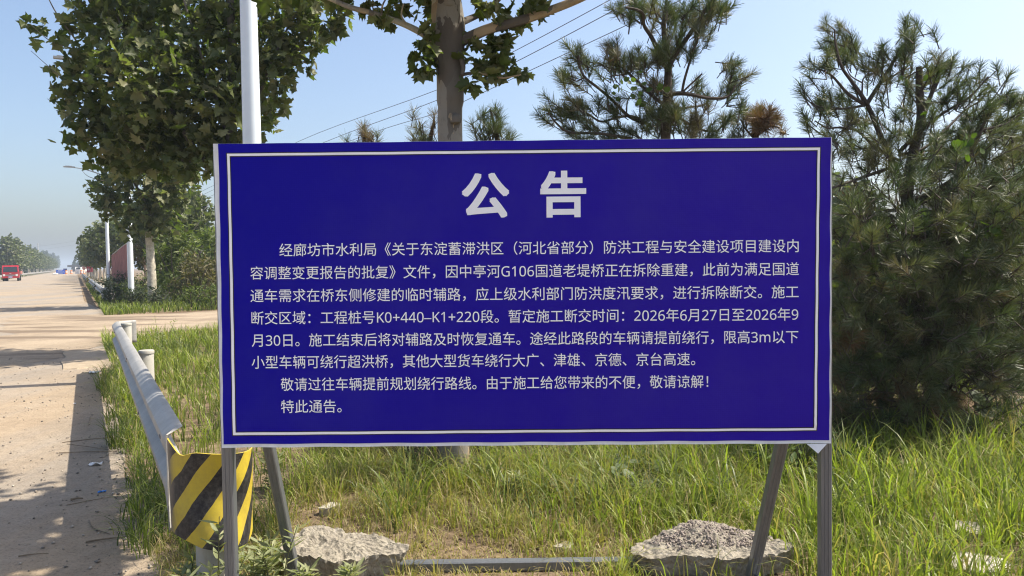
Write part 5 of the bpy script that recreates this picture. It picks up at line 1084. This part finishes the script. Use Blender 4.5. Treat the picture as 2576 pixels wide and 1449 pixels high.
def put(t, h, w_, tint, bend, seg=4): return blades(t.X, t.Y, np.clip(h, .02, .8), w_, np.clip(tint, 0, 1), bend, seg, t.az)
nrm = lambda n: rng.normal(size=n)
# bright tall grass on the right
parts = []
t = Tuss(20000, .55, 4.6, 3.15, 6.2, 16, .045); px = t.px(); t.cut(keep(t.X, t.Y) & (px > 1500) & (px < 2900)); px = t.px()
nz = fbm(t.X, t.Y, 1.8); k = (t.Y < 5.75 + .4 * nz) | (t.r < .2); t.cut(k); px = px[k]; nz = nz[k]; ri = np.clip((px - 1700) / 500, 0, 1); fa = np.clip((t.Y - 3.5) / 2, 0, 1)
parts.append(put(t, (.10 + .13 * ri + .12 * fa + .08 * nz + .12 * t.cr) * (.45 + .9 * t.r), .006 + .006 * rng.random(t.n), .51 + .11 * nrm(t.n) + .18 * (t.cr - .5) + .12 * nz + (rng.random(t.n) < .12) * .32, .2 + .75 * rng.random(t.n)))
t = Tuss(5200, .7, 4.4, 3.3, 6.2, 8, .08); px = t.px(); t.cut(keep(t.X, t.Y) & (px > 1620)); parts.append(put(t, .03 + .09 * t.r, .005 + .004 * rng.random(t.n), .72 + .18 * nrm(t.n), .5 + .8 * rng.random(t.n), 3))
t = Tuss(900, .75, 4.4, 3.7, 6.3, 6, .03); t.cut(keep(t.X, t.Y)); parts.append(put(t, .34 + .34 * t.r, .010 + .007 * rng.random(t.n), .44 + .10 * nrm(t.n), .25 + .7 * rng.random(t.n), 6))
lawn('grass', parts, 'bright tall grass right of the board')
# dry and mixed grass under the board
parts = []
t = Tuss(26000, -1.5, 1.4, 3.25, 6.5, 14, .04); px = t.px(); t.cut(keep(t.X, t.Y) & (px > 560) & (px < 1950)); px = t.px()
nz = fbm(t.X, t.Y, 2.1, 3); fa = np.clip((t.Y - 3.8) / 1.6, 0, 1); rt = np.clip((px - 1250) / 500, 0, 1)
k = (t.cr < np.clip(.52 + .55 * fa + .9 * nz + .2 * rt, .12, 1)) & ((t.Y < 5.35 + .25 * nz) | (t.r < .22) | (px < 1000)); t.cut(k); nz, fa, rt = nz[k], fa[k], rt[k]
parts.append(put(t, (.05 + .17 * fa + .06 * rt + .05 * nz + .08 * rng.random(t.n)) * (.5 + t.r), .0045 + .0045 * rng.random(t.n), .85 - .20 * fa - .13 * rt - .2 * nz + .12 * nrm(t.n) + .25 * (t.cr - .4) , .3 + .8 * rng.random(t.n)))
t = Tuss(9000, -1.5, 1.4, 3.3, 5.2, 9, .09); px = t.px(); t.cut(keep(t.X, t.Y) & (px > 600) & (px < 1950)); nz = fbm(t.X, t.Y, 2.6, 7); t.cut(nz > -.12); parts.append(put(t, .02 + .07 * t.r, .004 + .003 * rng.random(t.n), .86 + .12 * nrm(t.n), .6 + .9 * rng.random(t.n), 3))
t = Tuss(1000, -.8, 1.35, 4.0, 5.5, 12, .04); t.cut(keep(t.X, t.Y)); parts.append(put(t, .24 + .26 * t.r, .008 + .006 * rng.random(t.n), .36 + .2 * (t.cr - .4) + .08 * nrm(t.n), .5 + .7 * rng.random(t.n), 6))
t = Tuss(240, -1.2, 1.3, 3.9, 6.0, 3, .03); t.cut(keep(t.X, t.Y)); parts.append(put(t, .35 + .3 * t.r, .004 + .002 * rng.random(t.n), .85 + .08 * nrm(t.n), .15 + .5 * rng.random(t.n), 6))
lawn('grass', parts, 'patchy dry and green grass under the board')
# verge strip beside and behind the guardrail
parts = []
t = Tuss(76000, -14, -1.0, 3.0, 17.5, 14, .05); s, l = sl_(t.X, t.Y); t.cut(keep(t.X, t.Y) & (l > .42) & (l < 7.0) & (t.X / t.Y < -.30) & (s > 3.9)); s, l = sl_(t.X, t.Y)
nz = fbm(t.X, t.Y, .9, 9); d = np.clip((s - 4) / 12, 0, 1)
parts.append(put(t, (.17 + .12 * nz + .18 * t.cr) * (.5 + .85 * t.r) * np.clip(.5 + (s - 3.9) / .9, .5, 1), (.0055 + .0045 * rng.random(t.n)) * (1 + d), .40 + .16 * nz + .2 * (t.cr - .5) + .09 * nrm(t.n) + (rng.random(t.n) < .15) * .32, .25 + .7 * rng.random(t.n)))
t = Tuss(40000, -6.5, -1.2, 3.4, 10.5, 12, .035); s, l = sl_(t.X, t.Y); t.cut((l > .24 + .07 * np.sin(s * 2.3) + .04 * np.sin(s * 5.1)) & (l < .46) & (s > 4.25) & (s < 12.4)); s, l = sl_(t.X, t.Y)
parts.append(put(t, (.16 + .22 * t.cr) * (.5 + .8 * t.r), .006 + .004 * rng.random(t.n), .30 + .3 * (t.cr - .5) + .10 * nrm(t.n) + (rng.random(t.n) < .16) * .4, .4 + .8 * rng.random(t.n), 5))
t = Tuss(5200, -2.0, -1.1, 2.9, 4.3, 10, .04); s, l = sl_(t.X, t.Y); t.cut((l > .28) & (l < .85) & (s < 4.5)); parts.append(put(t, .03 + .15 * t.r * t.cr, .004 + .002 * rng.random(t.n), .76 + .25 * (t.cr - .5) + .08 * nrm(t.n), .4 + .8 * rng.random(t.n)))
lawn('grass', parts, 'long green grass along and behind the near guardrail')
# hidden ground behind the board, and the far verge
parts = []
t = Tuss(30000, -4.5, 14, 4.2, 18, 8, .06); X, Y = t.X, t.Y; k = keep(X, Y) & (X / Y > -.32) & ((Y > 7.6) | ((X < .1) & (Y > 6.2)) | (X / Y > .8)); X, Y = X[k], Y[k]; parts.append(blades(X, Y, .16 + .22 * rng.random(len(X)), .012 + .006 * rng.random(len(X)), np.clip(.38 + .15 * rng.normal(size=len(X)), 0, 1), .3 + .7 * rng.random(len(X)), 3))
lawn('grass', parts, 'grass behind the board and under the pines')
parts = []
S_ = 26.8 + 50 * rng.random(15000) ** 1.6; L_ = .75 + 10 * rng.random(15000) ** 1.4; X = -math.sin(RA) * S_ + math.cos(RA) * L_; Y = math.cos(RA) * S_ + math.sin(RA) * L_
k = keep(X, Y); X, Y = X[k], Y[k]; parts.append(blades(X, Y, .18 + .35 * rng.random(len(X)), .022 + .012 * rng.random(len(X)), np.clip(.36 + .15 * rng.normal(size=len(X)), .1, .85), .3 + .7 * rng.random(len(X)), 3))
lawn('grass', parts, 'green verge grass beyond the dirt track')
parts = []
S_ = 100 + 330 * rng.random(9000); L_ = -9.7 - 5 * rng.random(9000); X = -math.sin(RA) * S_ + math.cos(RA) * L_; Y = math.cos(RA) * S_ + math.sin(RA) * L_
parts.append(blades(X, Y, .25 + .4 * rng.random(len(X)), .09 + .05 * rng.random(len(X)), np.clip(.42 + .12 * rng.normal(size=len(X)), .1, .8), .3 + .7 * rng.random(len(X)), 3))
lawn('grass', parts, 'far verge grass along the left road edge')

# ------------------------------------------------------------------ weeds and leafy plants
def weed(px, py, Y, h, nst, label, n=26, size=.075):
    c = P(px, py, Y); c.z = 0; root = empty('weed', c, label, 'weed', 'narrow leaved weeds by the board'); mb = MB(); pos = []; nr = []; tp = []
    for k in range(nst):
        a = random.uniform(0, 6.28); ln = h * random.uniform(.6, 1.0); ly = random.uniform(.1, .42); st_ = [c + Vector((.02 * math.cos(a), .02 * math.sin(a), -.02)), c + Vector((ly * ln * .5 * math.cos(a), ly * ln * .5 * math.sin(a), ln * .55)), c + Vector((ly * ln * math.cos(a), ly * ln * math.sin(a), ln))]
        q = catmull(st_, 8); mb.tube(q, [.004 - .0026 * i / len(q) for i in range(len(q))], 5)
        for j in range(n):
            t = .12 + .88 * j / n; p = q[int(t * (len(q) - 1))]; b = j * 2.4 + k; o = Vector((math.cos(b), math.sin(b), .45))
            pos.append(tuple(p)); tp.append(tuple(o)); nr.append((-math.cos(b) * .5 + random.gauss(0, .2), -math.sin(b) * .5 + random.gauss(0, .2), 1))
    mb.build('stem', M['stem'], root); V, F = leaves(T_LANCE, np.array(pos), np.array(nr), np.array(tp), size * (.55 + .7 * rng.random(len(pos)))); V[:, 2] = np.maximum(V[:, 2], .004); build_np('foliage', V, F, M['weed'], root)
weed(545, 1449, 3.05, .54, 3, 'tall weed in front of the yellow and black panel')
weed(505, 1449, 3.12, .26, 4, 'low weed at the left foot of the yellow and black panel')
weed(470, 1445, 3.35, .20, 3, 'small weed on bare soil left of the striped panel')
weed(625, 1449, 3.15, .30, 5, 'bushy weed right of the left board post')
weed(690, 1449, 3.2, .42, 4, 'weed standing against the left rear leg')
weed(662, 1400, 3.5, .24, 4, 'weed between the left post and left rear leg')
weed(765, 1449, 3.28, .16, 4, 'low weed in front of the left concrete chunk')
weed(872, 1449, 3.3, .20, 3, 'small sprig at the front of the left concrete chunk')
weed(690, 1210, 5.0, .34, 5, 'weed in green grass behind the left rear leg')
weed(1290, 1260, 4.6, .22, 5, 'low leafy weed in grass below the middle of the board')
weed(350, 1040, 6.8, .62, 2, 'weed stalk poking through the guardrail')
weed(405, 880, 12.2, .75, 3, 'tall weed behind the farthest near guardrail post')
weed(455, 860, 13.2, .6, 3, 'thin weed at the near edge of the dirt track')
def broadleaf(px, Y, h, n, label, T, size, mat):
    c = P(px, 1100, Y); c.z = 0; root = empty('leafy_plant', c, label, 'plant', 'leafy plants under the board'); mb = MB(); pos, nr, tp = [], [], []
    for k in range(n):
        a = k * 2.4; r = .24 * math.sqrt(random.random()); z = h * random.uniform(.45, 1) * (1 - r); e = c + Vector((r * math.cos(a), r * math.sin(a), z)); limb(mb, [c, c + Vector((r * .4 * math.cos(a), r * .4 * math.sin(a), z * .7)), e], .004, .002, 4, k=3)
        pos.append(tuple(e)); tp.append((math.cos(a), math.sin(a), -.2)); nr.append((random.gauss(0, .3), -.45 + random.gauss(0, .3), 1))
    mb.build('stem', M['stem'], root); V, F = leaves(T, np.array(pos), np.array(nr), np.array(tp), size * (.6 + .7 * rng.random(n))); build_np('foliage', V, F, mat, root)
broadleaf(1595, 4.75, .24, 34, 'pale round leaved plant below the board, left of the plastic sack', T_ROUND, .065, M['broad'])
broadleaf(1640, 5.0, .22, 22, 'second round leaved plant behind the plastic sack', T_ROUND, .06, M['broad'])
broadleaf(2010, 4.9, .42, 70, 'ferny leaved plant between the right rear leg and right post', T_LANCE, .12, M['vine'])
broadleaf(2405, 6.0, .45, 16, 'large dusty leaves at the foot of the right pine', T_ROUND, .16, M['broad'])
# needle litter and dead stalks under the right pine
n_ = 5200; X = np.concatenate([rng.normal(2.9, .75, n_ // 2), rng.normal(1.2, .5, n_ // 2)]); Y = np.concatenate([rng.normal(6.4, .55, n_ // 2), rng.normal(6.2, .35, n_ // 2)])
a = rng.random(len(X)) * 6.283; pos = np.stack([X, Y, .01 + .05 * rng.random(len(X))], 1); tip = np.stack([np.cos(a), np.sin(a), rng.normal(size=len(X)) * .25], 1)
V, F = leaves(T_LANCE, pos, np.tile(np.array([[0, 0, 1.0]]), (len(X), 1)) + rng.normal(size=(len(X), 3)) * .3, tip, .11 * (.6 + .8 * rng.random(len(X)))); tag(build_np('needle_litter', V, F, M['litter']), 'brown fallen needles under the pines', 'litter', kind='stuff')
for i, (x0, x1, Y0, n, lab) in enumerate(((2100, 2210, 5.9, 46, 'tangle of dead hanging stalks under the left side of the right pine'),)):
    mb = MB()
    for k in range(n):
        p = P(random.uniform(x0, x1), 1100, Y0 + random.uniform(-.3, .3)); p.z = 0; hgt = random.uniform(.3, .85); e = p + Vector((random.gauss(0, .08), random.gauss(0, .08), hgt)); limb(mb, [p, (p + e) / 2 + Vector((random.gauss(0, .03), 0, 0)), e], .003, .002, 4, k=3)
    tag(mb.build('dead_stalks', M['twig'], base=P(2150, 1100, Y0)), lab, 'dead plant')

# ------------------------------------------------------------------ litter on the ground
def scrap(name, c, sx, sy, hz, mat, label, cat, seed, rot=0.0, n=9, group=None):
    mb = MB(); rows = []; r = Matrix.Rotation(rot, 3, 'Z'); c = Vector((c.x, c.y, 0))
    for j in range(n):
        row = []
        for i in range(n):
            u, v = i / (n - 1) - .5, j / (n - 1) - .5; e = 1 - .25 * abs(noise.noise(Vector((u * 3 + seed, v * 3, 0)))); p = Vector((u * sx * e, v * sy * e, 0)); p.rotate(r)
            row.append(c + p + Vector((0, 0, .012 + hz * max(0, .35 + noise.noise(Vector((u * 3.3 + seed, v * 3.3, seed)))))))
        rows.append(row)
    mb.grid(rows); lo = [[p - Vector((0, 0, .004)) for p in r_] for r_ in rows]; mb.grid([list(reversed(r_)) for r_ in lo])
    tag(mb.build(name, mat, base=c), label, cat, group)
GL = 'scraps on the road edge'
scrap('paper_scrap', G(236, 940), .10, .14, .03, M['paper'], 'white paper scrap by the grass where the tree shadow crosses the road', 'litter', 1.3, 1.2, group=GL)
scrap('paper_scrap', G(240, 1172), .10, .05, .02, M['paper'], 'white paper scrap at the edge of the grass beside the rail middle', 'litter', 2.9, .3, group=GL)
scrap('wrapper', G(257, 1241), .05, .022, .008, M['bluebit'], 'small bright blue wrapper on the shaded road edge', 'wrapper', 4.1, .2, group=GL)
scrap('paper_scrap', G(188, 1018), .03, .02, .01, M['paper'], 'tiny white scrap on the shadow line of the guardrail', 'litter', 5.2, .3, n=5, group=GL)
scrap('plastic_bag', G(2262, 1128), .34, .20, .14, M['plastic'], 'crumpled clear plastic bag under the right pine', 'bag', 6.7, .2, 13)
scrap('plastic_sack', G(1690, 1228), .34, .30, .12, simple('printed_sack', (.42, .47, .55), .5, var=.3, scale=10), 'pale blue plastic sack in the grass below the board', 'sack', 8.8, .2, 13)
scrap('plastic_sack', G(1650, 1166), .22, .16, .10, simple('teal_sack', (.30, .42, .45), .5, var=.4, scale=12), 'small teal and white sack behind the pale blue sack', 'sack', 3.8, .5, 11)
scrap('dead_leaf', G(1360, 1232), .10, .07, .05, M['deadleaf'], 'curled reddish dead leaf caught in the grass below the middle of the board', 'leaf', 2.2, .4, 7)
scrap('dead_leaf', G(1308, 1258), .12, .09, .05, M['deadleaf'], 'larger brown dead leaf left of the curled reddish leaf', 'leaf', 3.1, 1.4, 7)
def stick(px, py, ln, ang, r, label, curve=.0, mat='twig', name='twig'):
    c = G(px, py); d = Vector((math.cos(ang), math.sin(ang), 0)); n_2 = Vector((-d.y, d.x, 0)); mb = MB(); z = Vector((0, 0, .006 + r))
    limb(mb, [c - d * ln / 2 + z, c + n_2 * curve + z * 1.3, c + d * ln / 2 + z], r, r * .6, 6); tag(mb.build(name, M[mat], base=c), label, 'twig', 'twigs on the road edge')
stick(250, 1330, .34, -.75, .004, 'pale curved twig lying on the shaded road edge', -.03)
stick(268, 1362, .20, .35, .006, 'dark thick twig by the dry grass at the bottom of the road edge')
stick(222, 1127, .55, -.45, .003, 'long dark twig reaching from the grass over the shaded road')
stick(228, 1140, .5, .05, .004, 'straight dark twig just below the long dark twig')
stick(232, 1108, .45, .45, .004, 'pale grass stalk lying on the shaded road edge')
stick(225, 1062, .5, -1.1, .004, 'leaning pale stalk at the grass edge above the twigs')
stick(194, 1261, .07, .35, .009, 'short orange brown stick in the middle of the shaded road edge')
stick(235, 1262, .30, .65, .003, 'thin dark twig below the blue wrapper')
stick(85, 1400, .14, .25, .004, 'thin twig on the sunlit corner of the road')
# loose stones on the road
n_ = 5200; S_ = 2.6 + 14 * rng.random(n_) ** 1.7; L_ = .28 - 6.5 * rng.random(n_) ** 1.9; X = -math.sin(RA) * S_ + math.cos(RA) * L_; Y = math.cos(RA) * S_ + math.sin(RA) * L_
base8 = np.array([(1, 0, 0), (-1, 0, 0), (0, 1, 0), (0, -1, 0), (0, 0, .7), (0, 0, -.5)], float); f8 = np.array([(0, 2, 4), (2, 1, 4), (1, 3, 4), (3, 0, 4), (2, 0, 5), (1, 2, 5), (3, 1, 5), (0, 3, 5)])
sz = (.0028 + .011 * rng.random(n_) ** 3.5) * (1 + .4 * (rng.random(n_) < .03)); an = rng.random(n_) * 6.283; V = base8[None] * (sz[:, None, None] * (.6 + .8 * rng.random((n_, 6, 1)))); Vx = V[..., 0] * np.cos(an)[:, None] - V[..., 1] * np.sin(an)[:, None]; Vy = V[..., 0] * np.sin(an)[:, None] + V[..., 1] * np.cos(an)[:, None]
V = np.stack([Vx + X[:, None], Vy + Y[:, None], V[..., 2] + .005 + sz[:, None] * .4], -1).reshape(-1, 3); F = (f8[None] + (np.arange(n_) * 6)[:, None, None]).reshape(-1, 3)
tag(build_np('pebbles', V, F, M['pebble']), 'loose pebbles on the dusty road', 'pebbles', kind='stuff')
# clods on the bare soil around the board feet
n_ = 2600; X = -2.0 + 3.4 * rng.random(n_); Y = 2.9 + 1.9 * rng.random(n_); s, l = sl_(X, Y); k = (l > .28); X, Y = X[k], Y[k]; n_ = len(X)
sz = .004 + .012 * rng.random(n_) ** 4; an = rng.random(n_) * 6.283; V = base8[None] * (sz[:, None, None] * (.6 + .8 * rng.random((n_, 6, 1)))); V = np.stack([V[..., 0] + X[:, None], V[..., 1] + Y[:, None], V[..., 2] + sz[:, None] * .3], -1).reshape(-1, 3); F = (f8[None] + (np.arange(n_) * 6)[:, None, None]).reshape(-1, 3)
tag(build_np('soil_rubble', V, F, M['soil']), 'loose soil clods around the board feet', 'rubble', kind='stuff')

# ------------------------------------------------------------------ haze
hm = bpy.data.materials.new('haze'); hm.use_nodes = True; t = hm.node_tree; t.nodes.clear()
pv = t.nodes.new('ShaderNodeVolumePrincipled'); pv.inputs['Color'].default_value = (.76, .87, 1, 1); pv.inputs['Density'].default_value = .0007; pv.inputs['Anisotropy'].default_value = .2
oo = t.nodes.new('ShaderNodeOutputMaterial'); t.links.new(pv.outputs[0], oo.inputs['Volume'])
mb = MB(); mb.box((0, 1300, 14.5), (5400, 3600, 31)); tag(mb.build('haze', hm), kind='stuff')
